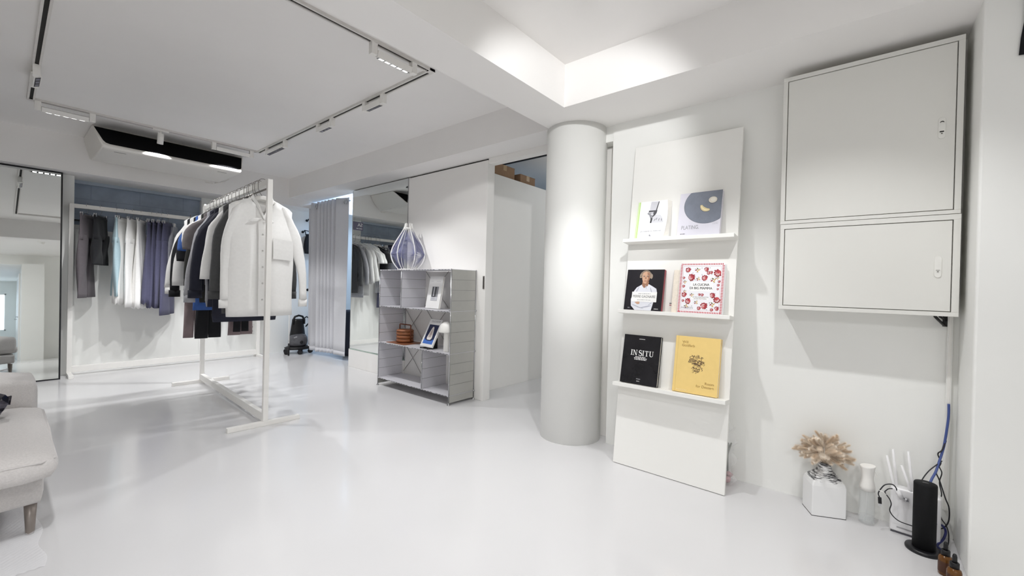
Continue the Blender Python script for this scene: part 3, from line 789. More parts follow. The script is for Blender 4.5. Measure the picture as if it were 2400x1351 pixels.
# ------------------------------------------------------------------ wall cabinets
def cabinet(label, z0, z1, dz0, dz1, y0, y1, name):
    t = thing('wall_cabinet', label, 'cabinet', (2.5, (y0 + y1) / 2, z0))
    yc = (y0 + y1) / 2
    L = lambda p: (p[0] - 2.5, p[1] - yc, p[2] - z0)
    X = 2.35
    q = MB()
    q.box(L((X + 0.019, y0, z0)), L((2.499, y1, z1)), M_CAB)
    # front frame around the door
    q.box(L((X, y0, z0)), L((X + 0.019, y1, dz0 - 0.003)), M_CAB); q.box(L((X, y0, dz1 + 0.003)), L((X + 0.019, y1, z1)), M_CAB)
    q.box(L((X, y0, dz0 - 0.003)), L((X + 0.019, -0.2645, dz1 + 0.003)), M_CAB); q.box(L((X, 0.2915, dz0 - 0.003)), L((X + 0.019, y1, dz1 + 0.003)), M_CAB)
    q.build('carcass', t, bevel=0.001)
    d = MB(); d.box(L((X + 0.0015, -0.2615, dz0)), L((X + 0.0155, 0.2885, dz1)), M_CAB); do = d.build('door', t, bevel=0.001)
    hy, hz = -0.2245, (1.66 if z0 > 1.1 else 1.115)
    def pill(ry, rz, xa, xb, m, name, par, z=hz):
        q = MB(); n = 10; ring = []
        for s, base in ((1, 0), (-1, PI)):
            for i in range(n + 1):
                a = base + PI * i / n; ring.append((ry * math.cos(a), s * (rz - ry) + ry * math.sin(a)))
        q.loft([[(xa - 2.5, hy - yc + p, z - z0 + r_) for p, r_ in ring], [(xb - 2.5, hy - yc + p, z - z0 + r_) for p, r_ in ring]], m, smooth=False)
        return q.build(name, par, bevel=0.0008)
    lt = pill(0.0105, 0.042, X - 0.002, X + 0.002, mat('white_latch', 'E2E1DC', 0.35), 'latch', do)
    q = MB()
    if z0 > 1.1:
        q.box((X - 0.0031 - 2.5, hy - yc - 0.0055, hz - z0 - 0.012), (X - 0.002 - 2.5, hy - yc + 0.0055, hz - z0 + 0.020), mat('white_latch', ''))
        q.build('latch_button', do)
        q = MB(); n = 8
        pts = [(hy - yc + 0.0062 * math.cos(PI * i / n), hz - z0 + 0.0215 + 0.006 * math.sin(PI * i / n)) for i in range(n + 1)]
        pts += [(hy - yc + 0.0052 * math.cos(PI * i / n), hz - z0 + 0.0205 + 0.0035 * math.sin(PI * i / n)) for i in range(n, -1, -1)]
        for i in range(n):
            q.poly([(X - 0.0034 - 2.5, *pts[i]), (X - 0.0034 - 2.5, *pts[i + 1]), (X - 0.0034 - 2.5, *pts[2 * n + 1 - i - 1]), (X - 0.0034 - 2.5, *pts[2 * n + 1 - i])], M_DARK)
        q.box((X - 0.0034 - 2.5, hy - yc - 0.006, hz - z0 - 0.016), (X - 0.0021 - 2.5, hy - yc + 0.006, hz - z0 - 0.0115), M_DARK)
    else:
        q.box((X - 0.0034 - 2.5, hy - yc - 0.0058, hz - z0 - 0.014), (X - 0.0021 - 2.5, hy - yc + 0.0058, hz - z0 - 0.0128), mat('grey_mark', ''))
    zc = hz - z0 - (0.023 if z0 > 1.1 else 0.021)
    q.lathe([(0.0022, 0), (0.0022, 0.003)], mat('keyhole_grey', '6A6862', 0.4), 4, (X - 0.0034 - 2.5, hy - yc, zc))
    q.build('keyhole', do)
    return t
cabinet('upper white wall cabinet with a large square door and an open latch, under the beam', 1.321, 2.010, 1.339, 1.988, -0.283, 0.309, 'upper')
cabinet("lower white wall cabinet with a wide low door, below the larger cabinet", 0.921, 1.319, 0.941, 1.295, -0.285, 0.307, 'lower')
br = thing('shelf_bracket', 'small black bracket under the right corner of the lower wall cabinet', 'bracket', (2.499, -0.245, 0.92))
q = MB(); q.tube([(-0.10, 0.02, -0.002), (-0.05, 0.005, -0.018), (-0.006, -0.018, -0.042)], 0.005, M_BLACK, 8); q.tube([(-0.09, 0.005, -0.003), (-0.04, -0.005, -0.008), (-0.006, -0.020, -0.020)], 0.004, M_BLACK, 8); q.build('arm', br)
q = MB(); q.box((-0.006, -0.026, -0.046), (0, -0.012, -0.001), M_BLACK); q.build('plate', br)
# cable duct
cd = MB(); cd.box((2.484, -0.287, 0.12), (2.4995, -0.271, 0.92), M_WALL); cd.box((2.4825, -0.2835, 0.12), (2.4845, -0.2745, 0.92), M_WHITE)
tag(cd.build('cable_duct', bevel=0.001), 'thin white vertical cable duct on the wall below the right end of the cabinets', 'cable duct')
# black cloth at the upper right frame edge
q = MB(); rings = []
for i in range(9):
    z = 2.28 - 0.455 * i / 8
    yl = -0.393 + 0.008 * math.sin(i * 0.9) - 0.003 * (i == 8)
    rings.append([(2.192 + 0.003 * math.sin(k * 1.3 + i), yl - 0.35 * k / 10, z - 0.006 * math.sin(k * 0.9)) for k in range(11)])
q.loft(rings, mat('black_cloth', '0D0C12', 0.9), False, False, closed=False)
tag(q.build('wall_hanging', solid=0.004, smooth=True), 'black cloth hanging on the right pillar at the upper right frame edge', 'wall hanging')

# ------------------------------------------------------------------ leaning mirror, left
mr = thing('floor_mirror', "tall floor mirror with a thin black frame at the left frame edge", 'mirror', (-0.43, 5.893, 0.0), (R(-3.1), 0, 0))
bx('mirror_glass', (-0.785, 0.002, 0.012), (0.785, 0.010, 1.985), M_MIRROR, mr)
q = MB()
for a_, b2 in (((-0.797, 0, 0), (-0.785, 0.024, 1.997)), ((0.785, 0, 0), (0.797, 0.024, 1.997)), ((-0.785, 0, 0), (0.785, 0.024, 0.012)), ((-0.785, 0, 1.985), (0.785, 0.024, 1.997))): q.box(a_, b2, M_BLACKSAT)
q.build('frame', mr); bx('support_leg', (-0.03, 0.021, 0.9), (0.03, 0.095, 0.93), M_DARK, mr); bx('backing', (-0.78, 0.0105, 0.01), (0.78, 0.02, 1.98), M_DARK, mr)

# wall mirror, centre
wm = thing('wall_mirror', 'tall frameless wall mirror on a white plinth, between the grey curtain and the metal shelf', 'mirror', (2.662, 4.15, 0.205))
bx('mirror_glass', (-0.012, -0.535, 0), (-0.002, 0.53, 1.872), M_MIRROR, wm)
for a_, b2 in ((-0.545, -0.535), (0.53, 0.534)): bx('edge_trim', (-0.014, a_, 0), (0.0, b2, 1.872), M_CHROME, wm)
q = MB(); q.box((-0.026, -0.54, 0.0005), (-0.0125, 0.53, 0.008), mat('mirror_green_edge', '9FB0A6', 0.1)); q.build('glass_ledge', wm)

# ------------------------------------------------------------------ clothes racks
RS = 0.041
def rail_x(y): return 1.165 + RS * (y - 3.15)
RA = -math.atan(RS)
rk = thing('clothes_rack', "freestanding white steel clothes rack in the middle of the room, full of tops", 'clothes rack', (rail_x(4.005), 4.005, 0), (0, 0, RA))
HL = 0.86
for s in (-1, 1):
    bx('post', (-0.016, s * HL - 0.016, 0.03), (0.016, s * HL + 0.016, 1.69), M_WHITE, rk, bevel=0.002)
    q = MB(); q.box((-0.225, s * HL - 0.018, 0.0), (0.225, s * HL + 0.018, 0.03), M_WHITE); q.build('foot', rk, bevel=0.002)
bx('base_beam', (-0.016, -HL + 0.016, 0.03), (0.016, HL - 0.016, 0.085), M_WHITE, rk, bevel=0.002)
bx('top_rail', (-0.016, -HL + 0.016, 1.655), (0.016, HL - 0.016, 1.69), M_WHITE, rk, bevel=0.002)
q = MB(); q.tube([(0, -HL + 0.016, 1.632), (0, HL - 0.016, 1.632)], 0.006, M_WIRE, 10); q.build('hanging_rod', rk)
q = MB(); q.lathe([(0.013, 0), (0.013, 0.012), (0.006, 0.02)], M_WHITE, 16, (0, 0, 1.69)); q.build('end_knob', rk, (0, HL, 0))

r2 = thing('clothes_rack', 'white steel clothes rack standing along the back wall, hung with trousers on clip hangers', 'clothes rack', (1.29, 6.075, 0), (0, 0, 0))
for s, x in ((-1, -0.855), (1, 0.855)):
    bx('post', (x - 0.018, -0.016, 0.03), (x + 0.018, 0.016, 1.715), M_WHITE, r2, bevel=0.002)
    bx('foot', (x - 0.018, -0.225, 0.0), (x + 0.018, 0.10, 0.03), M_WHITE, r2, bevel=0.002)
bx('base_beam', (-0.837, -0.016, 0.03), (0.837, 0.016, 0.09), M_WHITE, r2, bevel=0.002)
bx('top_rail', (-0.837, -0.016, 1.675), (0.837, 0.016, 1.715), M_WHITE, r2, bevel=0.002)

# ------------------------------------------------------------------ garments
def cloth(name, c, var=0.05, rough=0.9): return mat(name, c, rough, var=var, scale=60, bump=0.015, sheen=0.1)
C_WHITE, C_OFF = cloth('white_cotton', 'EDECEA', 0.02), cloth('off_white_cotton', 'E2E1DF', 0.02)
C_BLACK, C_NAVY, C_NAVY2 = cloth('black_cotton', '17171B', 0.1), cloth('navy_cotton', '20212F', 0.08), cloth('dark_navy_knit', '282A38', 0.08)
C_CHAR, C_TAUPE, C_OLIVE = cloth('charcoal_wool', '4A4A4B', 0.08), cloth('taupe_cotton', '716B6C', 0.06), cloth('black_olive_wool', '2B2B28', 0.1)
C_LGREY, C_BLUE, C_MAUVE = cloth('light_grey_melange', 'A9A9AE', 0.08), cloth('cobalt_cotton', '3F62A6', 0.06), cloth('mauve_twill', '8C7C7D', 0.04)
C_STEEL, C_ICE, C_INDIGO = cloth('brown_grey_twill', '5E585C', 0.05), cloth('ice_blue_cotton', 'B4CDD6', 0.03), cloth('faded_indigo', '53536C', 0.05)
C_MIDG = cloth('mid_grey_wool', '6B6B6E', 0.07)
def smooth(t): t = max(0.0, min(1.0, t)); return t * t * (3 - 2 * t)

def body_mesh(m, hs, hb, zhem, T=0.055, neck=0.075, seed=0, dip=0.075, zneck=-0.115, slope=0.40, amp=0.010, n=36, rows=14, hemcurve=0.0, vneck=False):
    rnd = random.Random(seed)
    ph = [rnd.uniform(0, 6.28) for _ in range(4)]
    q = MB(); rings = []
    for i in range(rows + 1):
        v = i / rows; ring = []
        half = hs + (hb - hs) * smooth(v * 1.6)
        for k in range(n):
            a = 2 * PI * k / n; c, s = math.cos(a), math.sin(a)
            u = (abs(c) ** 0.75) * (1 if c > 0 else -1)
            x = u * half
            ax = abs(u * hs)
            front = s < 0
            if ax < neck:
                zt = zneck - 0.010 - (dip * (1 - ax / neck) if vneck and front else (dip if front else 0.012) * math.sqrt(max(0, 1 - (ax / neck) ** 2)))
                t0 = 0.035
            else:
                zt = zneck - 0.010 - slope * (ax - neck) - 0.5 * max(0, ax - hs * 0.86) ** 1.0 * 0.9
                t0 = 0.010 + 0.02 * max(0, 1 - (ax - neck) / 0.05)
            zh = zhem + hemcurve * (u * u)
            z = zt + (zh - zt) * v
            th = t0 + (T - t0) * smooth(v / 0.4)
            th *= (0.25 + 0.75 * math.sqrt(max(0.0, 1 - u * u))) if abs(u) < 1 else 0.25
            sg = -1 if front else 1
            y = sg * th * (abs(s) ** 0.4 if abs(s) > 1e-6 else 0)
            y += amp * smooth(v * 1.3) * (math.sin(13 * x + ph[0] + 1.2 * v) + 0.6 * math.sin(29 * x + ph[1 if front else 2] - v))
            ring.append((x + 0.004 * math.sin(9 * v + ph[3]) * abs(u), y, z))
        rings.append(ring)
    q.loft(rings, m, False, False)
    return q
def sleeve_mesh(m, side, hs, length, out=0.05, fwd=0.0, r0=0.075, r1=0.05, z0=-0.175, seed=0, n=18, fl=0.62):
    rnd = random.Random(seed * 7 + side)
    q = MB(); rings = []; rows = 12; ph = rnd.uniform(0, 6)
    for i in range(rows + 1):
        t = i / rows
        # centre line bends from the shoulder down
        x = side * (hs - 0.045 + (0.045 + out) * math.sin(min(1, t * 1.15) * PI / 2) ** 0.9 + 0.012 * t)
        z = z0 - 0.055 - (length - 0.055) * t + 0.045 * (1 - t) ** 3
        y = fwd * t * t + 0.006 * math.sin(5 * t + ph)
        r_ = r0 + (r1 - r0) * smooth(t * 1.1)
        tilt = side * 0.75 * (1 - smooth(t / 0.30))
        ring = []
        for k in range(n):
            a = 2 * PI * k / n
            rr = r_ * (1 + 0.05 * math.sin(3 * a + 14 * t + ph))
            px, py = rr * math.cos(a) * (0.72 + 0.1 * math.sin(6 * t + ph)), rr * fl * math.sin(a)
            ring.append((x + px * math.cos(tilt), y + py, z - px * math.sin(tilt) + 0.0))
        rings.append(ring)
    q.loft(rings, m, True, False)
    return q
HANG = None
def hanger(x, y, rz, label, group, z=1.69, white=True, name='clothes_hanger', span=0.18):
    global HANG
    if HANG is not None and white is True and span == 0.18:
        return dup(HANG, (x, y, z), (0, 0, rz), label)
    t = thing(name, label, 'hanger', (x, y, z), (0, 0, rz), group)
    q = MB()
    q.tube([(0, 0, -0.118), (-0.002, 0, -0.10), (-0.020, 0, -0.075), (-0.029, 0, -0.05), (-0.030, 0, -0.01), (-0.024, 0, 0.012), (-0.010, 0, 0.023), (0.006, 0, 0.024), (0.020, 0, 0.015), (0.025, 0, -0.002), (0.025, 0, -0.014)], 0.0022, M_WIRE, 6)
    q.build('hook', t)
    q = MB(); pts = [(-span + 2 * span * i / 24, 0, -0.112 - 0.46 * max(0, abs(-span + 2 * span * i / 24) - 0.02)) for i in range(25)]
    q.tube(pts, [0.006] + [0.016] * 23 + [0.006], M_WHITE, 8, flat=0.6)
    q.build('shoulder_bar', t)
    if white is True and span == 0.18: HANG = t
    return t
def top(name, label, cat, x, y, z, rz, m, hs=0.205, hb=0.207, hem=-0.90, sl=0.62, T=0.05, group=None, collar=None, seed=0, out=0.05, cuff=True, r0=0.075, r1=0.05, dip=0.075, rib=None, fwd=0.0, hemcurve=0.0, amp=0.010, fl=0.42, vneck=False):
    t = thing(name, label, cat, (x, y, z), (0, 0, rz), group)
    body_mesh(m, hs, hb, hem, T, seed=seed, dip=dip, hemcurve=hemcurve, amp=amp, vneck=vneck).build('body', t, solid=0.002)
    for s in (-1, 1):
        ou = out if not isinstance(out, tuple) else out[0 if s < 0 else 1]
        so = sleeve_mesh(m, s, hs, sl, ou, fwd, r0, r1, seed=seed, fl=fl).build('sleeve', t, solid=0.002)
        if cuff and sl > 0.4:
            # cuff ring at the sleeve end
            q = MB(); xx = s * (hs + ou + 0.012); zz = -0.175 - sl
            for_r = [[(xx + r1 * 0.75 * math.cos(2 * PI * k / 18), fwd + r1 * (fl + 0.03) * math.sin(2 * PI * k / 18), zz + dz) for k in range(18)] for dz in (0.0, -0.055)]
            q.loft(for_r, m, False, False); q.build('cuff', so, solid=0.003)
    if collar:
        q = MB(); rings = []
        for i in range(4):
            h = 0.032 * i / 3; ring = []
            for k in range(28):
                a = 2 * PI * k / 28; c, s_ = math.cos(a), math.sin(a)
                zt = -0.127 - ((dip - 0.005) * (1 - abs(c)) if (vneck and s_ < 0) else ((dip - 0.005) if s_ < 0 else 0.010) * abs(s_) ** 1.2)
                ring.append((0.074 * c * (1 - 0.06 * i), (0.040 * s_) * (1 - 0.05 * i), zt + h))
            rings.append(ring)
        q.loft(rings, collar, False, False); q.build('collar', t, solid=0.003)
    if rib:
        q = MB(); rings = []
        for i in range(3):
            ring = []
            for k in range(40):
                a = 2 * PI * k / 40; c, s_ = math.cos(a), math.sin(a)
                u = (abs(c) ** 0.75) * (1 if c > 0 else -1)
                ring.append((u * hb * (0.99 - 0.02 * i), T * 1.05 * (0.25 + 0.75 * math.sqrt(max(0, 1 - u * u))) * (1 if s_ > 0 else -1) * abs(s_) ** 0.4, hem + 0.012 - 0.028 * i))
            rings.append(ring)
        q.loft(rings, rib, False, False); q.build('hem_band', t, solid=0.003)
    return t
def trousers(name, label, cat, x, y, z, rz, m, w=0.15, length=0.84, crotch=0.26, leg=0.10, hemw=0.085, spread=0.05, d=0.03, group=None, seed=0, band=True, swing=0.0):
    """origin at the waist; hangs down"""
    t = thing(name, label, cat, (x, y, z), (0, 0, rz), group)
    rnd = random.Random(seed); ph = rnd.uniform(0, 6)
    q = MB(); rings = []
    for i in range(8):
        v = i / 7; ww = w * (1 + 0.10 * v)
        rings.append([(ww * math.cos(2 * PI * k / 28) + swing * (v * crotch / length) ** 1.5, (0.012 + (d - 0.012) * smooth(v)) * math.sin(2 * PI * k / 28) + 0.006 * v * math.sin(9 * math.cos(2 * PI * k / 28) + ph), -crotch * v) for k in range(28)])
    q.loft(rings, m, False, True); q.build('hip', t, solid=0.002)
    for s in (-1, 1):
        q = MB(); rings = []
        for i in range(13):
            v = i / 12; rr = (w * 0.58 + (hemw * 0.75 - w * 0.58) * smooth(v * 1.1)) / 1.5
            cx = s * (w * 0.52 + spread * v) + swing * ((crotch * 0.8 + (length - crotch * 0.8) * v) / length) ** 1.5
            rings.append([(cx + rr * 1.5 * math.cos(2 * PI * k / 20), d * (0.95 - 0.1 * v) * math.sin(2 * PI * k / 20) * (0.9 + 0.2 * math.sin(5 * v + s + ph)) + s * 0.010 * v + 0.006 * math.sin(4 * PI * k / 20 + 6 * v), -crotch * 0.8 - (length - crotch * 0.8) * v) for k in range(20)])
        q.loft(rings, m, True, False); q.build('leg', t, solid=0.002)
    if band:
        q = MB(); rings = [[((w + 0.002) * math.cos(2 * PI * k / 28), 0.0135 * math.sin(2 * PI * k / 28), dz) for k in range(28)] for dz in (0.002, -0.035)]
        q.loft(rings, m, False, False); q.build('waistband', t, solid=0.003)
    return t
def skirt(name, label, cat, x, y, z, rz, m, w=0.13, length=0.85, flare=1.35, group=None, seed=0, swing=0.0):
    t = thing(name, label, cat, (x, y, z), (0, 0, rz), group)
    rnd = random.Random(seed); ph = rnd.uniform(0, 6)
    q = MB(); rings = []; n = 56
    for i in range(13):
        v = i / 12; ww = w * (1 + (flare - 1) * v); dd = 0.012 + 0.038 * smooth(v * 1.2)
        ring = []
        for k in range(n):
            a = 2 * PI * k / n; fold = 1 + 0.16 * smooth(v) * math.sin(9 * a + ph)
            ring.append((ww * math.cos(a) + swing * v ** 1.4, dd * fold * math.sin(a) + 0.012 * v * math.sin(14 * math.cos(a) + ph), -length * v + 0.012 * v * math.sin(9 * a + ph)))
        rings.append(ring)
    q.loft(rings, m, False, False); q.build('panel', t, solid=0.002)
    q = MB(); rings = [[((w + 0.002) * math.cos(2 * PI * k / 28), 0.0135 * math.sin(2 * PI * k / 28), dz) for k in range(28)] for dz in (0.002, -0.04)]
    q.loft(rings, m, False, False); q.build('waistband', t, solid=0.003)
    return t
CLIP = None
def clip_hanger(x, y, rz, label, group, z=1.715, half=0.14):
    global CLIP
    if CLIP is not None: return dup(CLIP, (x, y, z), (0, 0, rz), label)
    t = thing('clip_hanger', label, 'hanger', (x, y, z), (0, 0, rz), group)
    q = MB(); q.tube([(0, 0, -0.088), (0.004, 0, -0.075), (0.020, 0, -0.055), (0.024, 0, -0.02), (0.024, 0, 0.004), (0.014, 0, 0.014), (0, 0, 0.016), (-0.014, 0, 0.012), (-0.022, 0, 0.0), (-0.022, 0, -0.014)], 0.0018, M_CHROME, 6); q.build('hook', t)
    q = MB(); q.tube([(-half, 0, -0.09), (half, 0, -0.09)], 0.0035, M_CHROME, 8); q.build('bar', t)
    for s in (-1, 1):
        q = MB(); q.box((s * half * 0.82 - 0.012, -0.012, -0.118), (s * half * 0.82 + 0.012, -0.004, -0.082), M_CHROME); q.box((s * half * 0.82 - 0.012, 0.004, -0.118), (s * half * 0.82 + 0.012, 0.012, -0.082), M_CHROME)
        q.build('clip', t, bevel=0.002)
    CLIP = t
    return t

# --- front white shirt
YS = 3.28
G_C = 'tops on the central rack'
sh = top('shirt', 'white long-sleeved button shirt with a chest pocket, foremost on the central clothes rack', 'shirt', rail_x(YS), YS, 1.69, RA, C_WHITE, hs=0.200, hb=0.208, hem=-0.945, sl=0.655, T=0.055, group=G_C, collar=C_WHITE, seed=3, out=(0.008, 0.075), r0=0.062, r1=0.040, dip=0.150, vneck=True, amp=0.005)
def front_y(x, v): return -0.062
q = MB()
def fr(z): return -(0.036 + 0.028 * smooth((-z - 0.13) / 0.33)) - 0.004
rows = []
for i in range(13):
    z = -0.285 - 0.655 * i / 12
    rows.append([(-0.042 + 0.052 * k + 0.006 * i / 12, fr(z) - 0.003 * math.sin(1.2 * i), z) for k in (0, 1)])
q.loft([[r_[0], r_[1], (r_[1][0], r_[1][1] + 0.003, r_[1][2]), (r_[0][0], r_[0][1] + 0.003, r_[0][2])] for r_ in rows], C_WHITE, smooth=False)
pk = q.build('placket', sh)
for i in range(5):
    z = -0.375 - 0.113 * i; tt = (-z - 0.285) / 0.655 * 12
    q = MB(); q.lathe([(0.0055, 0), (0.006, 0.0012), (0.0045, 0.0022)], mat('shirt_button', 'BFBDBA', 0.3), 14)
    q.build('button', pk, (-0.016 + 0.006 * tt / 12, fr(z) - 0.001 - 0.003 * math.sin(1.2 * tt), z), (R(90), 0, 0))
q = MB()
q.loft([[(0.052, -0.0665, -0.395), (0.192, -0.050, -0.405), (0.192, -0.047, -0.405), (0.052, -0.0635, -0.395)], [(0.052, -0.0715, -0.470), (0.192, -0.052, -0.475), (0.192, -0.049, -0.475), (0.052, -0.0685, -0.470)], [(0.052, -0.0725, -0.540), (0.186, -0.053, -0.548), (0.186, -0.050, -0.548), (0.052, -0.0695, -0.540)]], C_OFF, smooth=False)
q.box((0.050, -0.0695, -0.415), (0.052, -0.0665, -0.395), C_OFF)
q.build('chest_pocket', sh)
for sgn, ln in ((-1, 1.0), (1, 0.75)):
    q = MB(); rings = []
    for t, hw_, hz_ in ((0.0, 0.004, 0.006), (0.35, 0.007, 0.015), (0.7, 0.006, 0.014), (1.0, 0.002, 0.004)):
        cx_, cz_ = -0.014 + sgn * (0.012 + 0.075 * ln * t), -0.272 - 0.014 * t
        rings.append([(cx_ + 0.004 * math.cos(2 * PI * k / 10), fr(-0.28) - 0.010 + hw_ * math.sin(2 * PI * k / 10), cz_ + hz_ * math.cos(2 * PI * k / 10)) for k in range(10)])
    q.loft(rings, C_WHITE); q.build('neck_tie', sh)
q = MB(); q.box((-0.004, 0.020, -0.205), (0.026, 0.0215, -0.165), C_OFF); q.build('neck_label', sh)

# --- the row behind it: y, kind, cloth, hs, hem, sleeve, label
ROW = [
    (3.40, 'shirt', C_CHAR, 0.205, -0.93, 0.60, 'charcoal long-sleeved shirt directly behind the foremost white shirt', 'shirt', {'out': 0.03, 'r0': 0.065}),
    (3.49, 'shirt', C_WHITE, 0.21, -0.78, 0.52, 'white long-sleeved top between the charcoal shirt and the navy jacket', 'shirt', {'out': 0.05, 'cuff': False, 'r0': 0.07, 'r1': 0.06}),
    (3.60, 'jacket', C_NAVY, 0.215, -0.96, 0.60, 'dark navy jacket with wide sleeves, behind a white top on the central rack', 'jacket', {'out': 0.09, 'r0': 0.08, 'r1': 0.055, 'rib': C_NAVY2}),
    (3.71, 'jacket', C_NAVY2, 0.215, -0.90, 0.56, 'blue-black cardigan hanging just behind the dark navy jacket', 'jacket', {'out': 0.055, 'r0': 0.075, 'r1': 0.055}),
    (3.80, 'sweatshirt', C_LGREY, 0.21, -0.86, 0.64, 'light grey sweatshirt with a gathered cuff in the middle of the central rack', 'sweatshirt', {'out': 0.085, 'rib': C_LGREY, 'r1': 0.045}),
    (3.90, 't_shirt', C_TAUPE, 0.215, -0.74, 0.30, 'taupe short-sleeved T-shirt in the middle of the central rack', 'T-shirt', {'out': 0.06, 'r0': 0.085, 'r1': 0.08}),
    (3.99, 'coat', C_OLIVE, 0.205, -0.88, 0.52, 'olive black wool top behind the taupe T-shirt', 'top', {'out': 0.055}),
    (4.08, 't_shirt', C_WHITE, 0.215, -0.72, 0.25, 'white short-sleeved T-shirt beside the cobalt blue one', 'T-shirt', {'out': 0.04, 'r0': 0.08, 'r1': 0.07}),
    (4.16, 't_shirt', C_BLUE, 0.215, -0.95, 0.30, 'cobalt blue short-sleeved T-shirt on the central rack', 'T-shirt', {'out': 0.045, 'r0': 0.08, 'r1': 0.07}),
    (4.25, 't_shirt', C_BLACK, 0.21, -0.80, 0.38, 'black half-sleeved T-shirt behind the cobalt blue one', 'T-shirt', {'out': 0.05, 'r0': 0.075, 'r1': 0.065}),
    (4.34, 'shirt', C_OFF, 0.21, -0.78, 0.58, 'off-white long-sleeved shirt above the mauve trousers', 'shirt', {'out': 0.06, 'r1': 0.055, 'cuff': False}),
    (4.44, 'coat', C_BLACK, 0.21, -0.90, 0.62, 'black long-sleeved coat near the far end of the central rack', 'coat', {'out': 0.07, 'r0': 0.08}),
    (4.56, 'shirt', C_WHITE, 0.21, -0.80, 0.60, 'white long-sleeved shirt at the far end of the central rack', 'shirt', {'out': 0.075}),
]
rnd = random.Random(12)
for i, (y, nm, m, hs, hem, sl_, lb, cat, kw) in enumerate(ROW):
    top(nm, lb, cat, rail_x(y), y, 1.69, RA + rnd.uniform(-0.05, 0.05), m, hs=hs, hb=hs + 0.004, hem=hem, sl=sl_, T=0.030, group=G_C, seed=20 + i, collar=m if nm in ('shirt', 'jacket') else None, amp=0.006, **kw)
G_H = 'hangers on the central rack'
LH = 'white hanger with a grey wire hook looped over the rail of the central clothes rack'
hanger(rail_x(YS), YS, RA, LH, G_H)
for y, *_ in ROW: hanger(rail_x(y), y, RA + rnd.uniform(-0.1, 0.1), LH, G_H)
for y in (3.36, 3.53): hanger(rail_x(y), y, RA + 0.06, LH, G_H)
# trousers on the central rack, hung lower behind the tops
G_T = 'trousers on the central rack'
def tr_c(lb, y, m, dx, length, w_=0.10, **k):
    ztop = 1.27
    o = trousers('trousers', lb, 'trousers', rail_x(y) + dx, y, ztop, RA, m, w=w_, length=length, crotch=0.30, leg=0.12, hemw=w_ * 0.85, spread=0.012, d=0.02, group=G_T, **k)
    q = MB(); q.tube([(0.0, 0, 0.0), (0.0, 0, 0.20), (-dx * 0.6, 0, 0.36), (-dx, 0, 0.40), (-dx + 0.03, 0, 0.415), (-dx, 0, 0.436), (-dx - 0.025, 0, 0.42)], 0.0018, M_CHROME, 6)
    q.tube([(-w_ * 0.9, 0, 0.004), (w_ * 0.9, 0, 0.004)], 0.004, M_CHROME, 8)
    h = q.build('clip_hanger', None, (rail_x(y) + dx, y, ztop), (0, 0, RA)); tag(h, 'clip hanger holding the ' + lb.split(',')[0].split(' hanging')[0].split(' beside')[0].split(' with')[0] + (' behind the black pair' if 'with a' in lb else '') + (' at the far end' if 'far end' in lb else ''), 'hanger', G_H)
tr_c('mauve trousers hanging lowest under the far end of the central rack', 4.39, C_MAUVE, -0.165, 0.775, 0.055)
tr_c('black trousers beside the mauve pair under the central rack', 4.20, C_BLACK, -0.105, 0.765, 0.07)
tr_c('mauve trousers with a shorter black pair in front, under the central rack', 4.03, C_MAUVE, 0.085, 0.735, 0.07)
tr_c('short black trousers in front of a mauve pair, under the central rack', 3.945, C_BLACK, 0.065, 0.70, 0.04)

# --- back rack: trousers and skirts on clip hangers
G_B = 'trousers and skirts on the back rack'
G_BH = 'clip hangers on the back rack'
LB = 'thin chrome clip hanger on the rail of the back clothes rack'
YB = 6.075
BACK = [
    (trousers, 'brown-grey trousers at the left end of the back rack', 'trousers', 0.545, C_STEEL, dict(w=0.15, length=0.835, leg=0.13, hemw=0.11, spread=0.045, rz=R(66), seed=1)),
    (trousers, 'black shorts beside the brown-grey trousers on the back rack', 'shorts', 0.645, C_BLACK, dict(w=0.14, length=0.50, leg=0.14, hemw=0.13, spread=0.02, crotch=0.24, rz=R(64), seed=2)),
    (trousers, 'ice blue trousers on the back rack, left of the white ones', 'trousers', 0.765, C_ICE, dict(w=0.14, length=0.82, leg=0.12, hemw=0.10, spread=0.02, rz=R(82), seed=3)),
    (skirt, 'white long skirt hanging open behind the ice blue trousers', 'skirt', 0.835, C_OFF, dict(w=0.13, length=0.90, flare=1.2, rz=R(56), seed=4)),
    (trousers, 'white wide trousers with a fold, middle of the white group on the back rack', 'trousers', 0.895, C_WHITE, dict(w=0.14, length=0.935, leg=0.14, hemw=0.14, spread=0.02, rz=R(64), seed=5)),
    (skirt, 'white long skirt at the right of the white group on the back rack', 'skirt', 0.965, C_WHITE, dict(w=0.13, length=0.945, flare=1.12, rz=R(66), seed=6)),
    (skirt, 'faded indigo skirt, leftmost of the four indigo pieces on the back rack', 'skirt', 1.055, C_INDIGO, dict(w=0.12, length=0.90, flare=1.5, rz=R(64), seed=7)),
    (skirt, 'faded indigo skirt, second of the four indigo pieces on the back rack', 'skirt', 1.10, C_INDIGO, dict(w=0.12, length=0.94, flare=1.4, rz=R(62), seed=8)),
    (trousers, 'faded indigo wide trousers, third of the four indigo pieces on the back rack', 'trousers', 1.145, C_INDIGO, dict(w=0.13, length=0.95, leg=0.14, hemw=0.15, spread=0.03, rz=R(62), seed=9)),
    (trousers, 'faded indigo wide trousers, rightmost of the four indigo pieces, hanging longest', 'trousers', 1.195, C_INDIGO, dict(w=0.13, length=1.03, leg=0.14, hemw=0.15, spread=0.03, rz=R(60), seed=10)),
]
for fn, lb, cat, x, m, kw in BACK:
    rz = kw['rz']
    fn(cat, lb, cat, x, YB, 1.612, rz, m, kw['w'], kw['length'], **{k: v for k, v in kw.items() if k not in ('w', 'length', 'rz')}, group=G_B)
    clip_hanger(x, YB, rz, LB, G_BH)
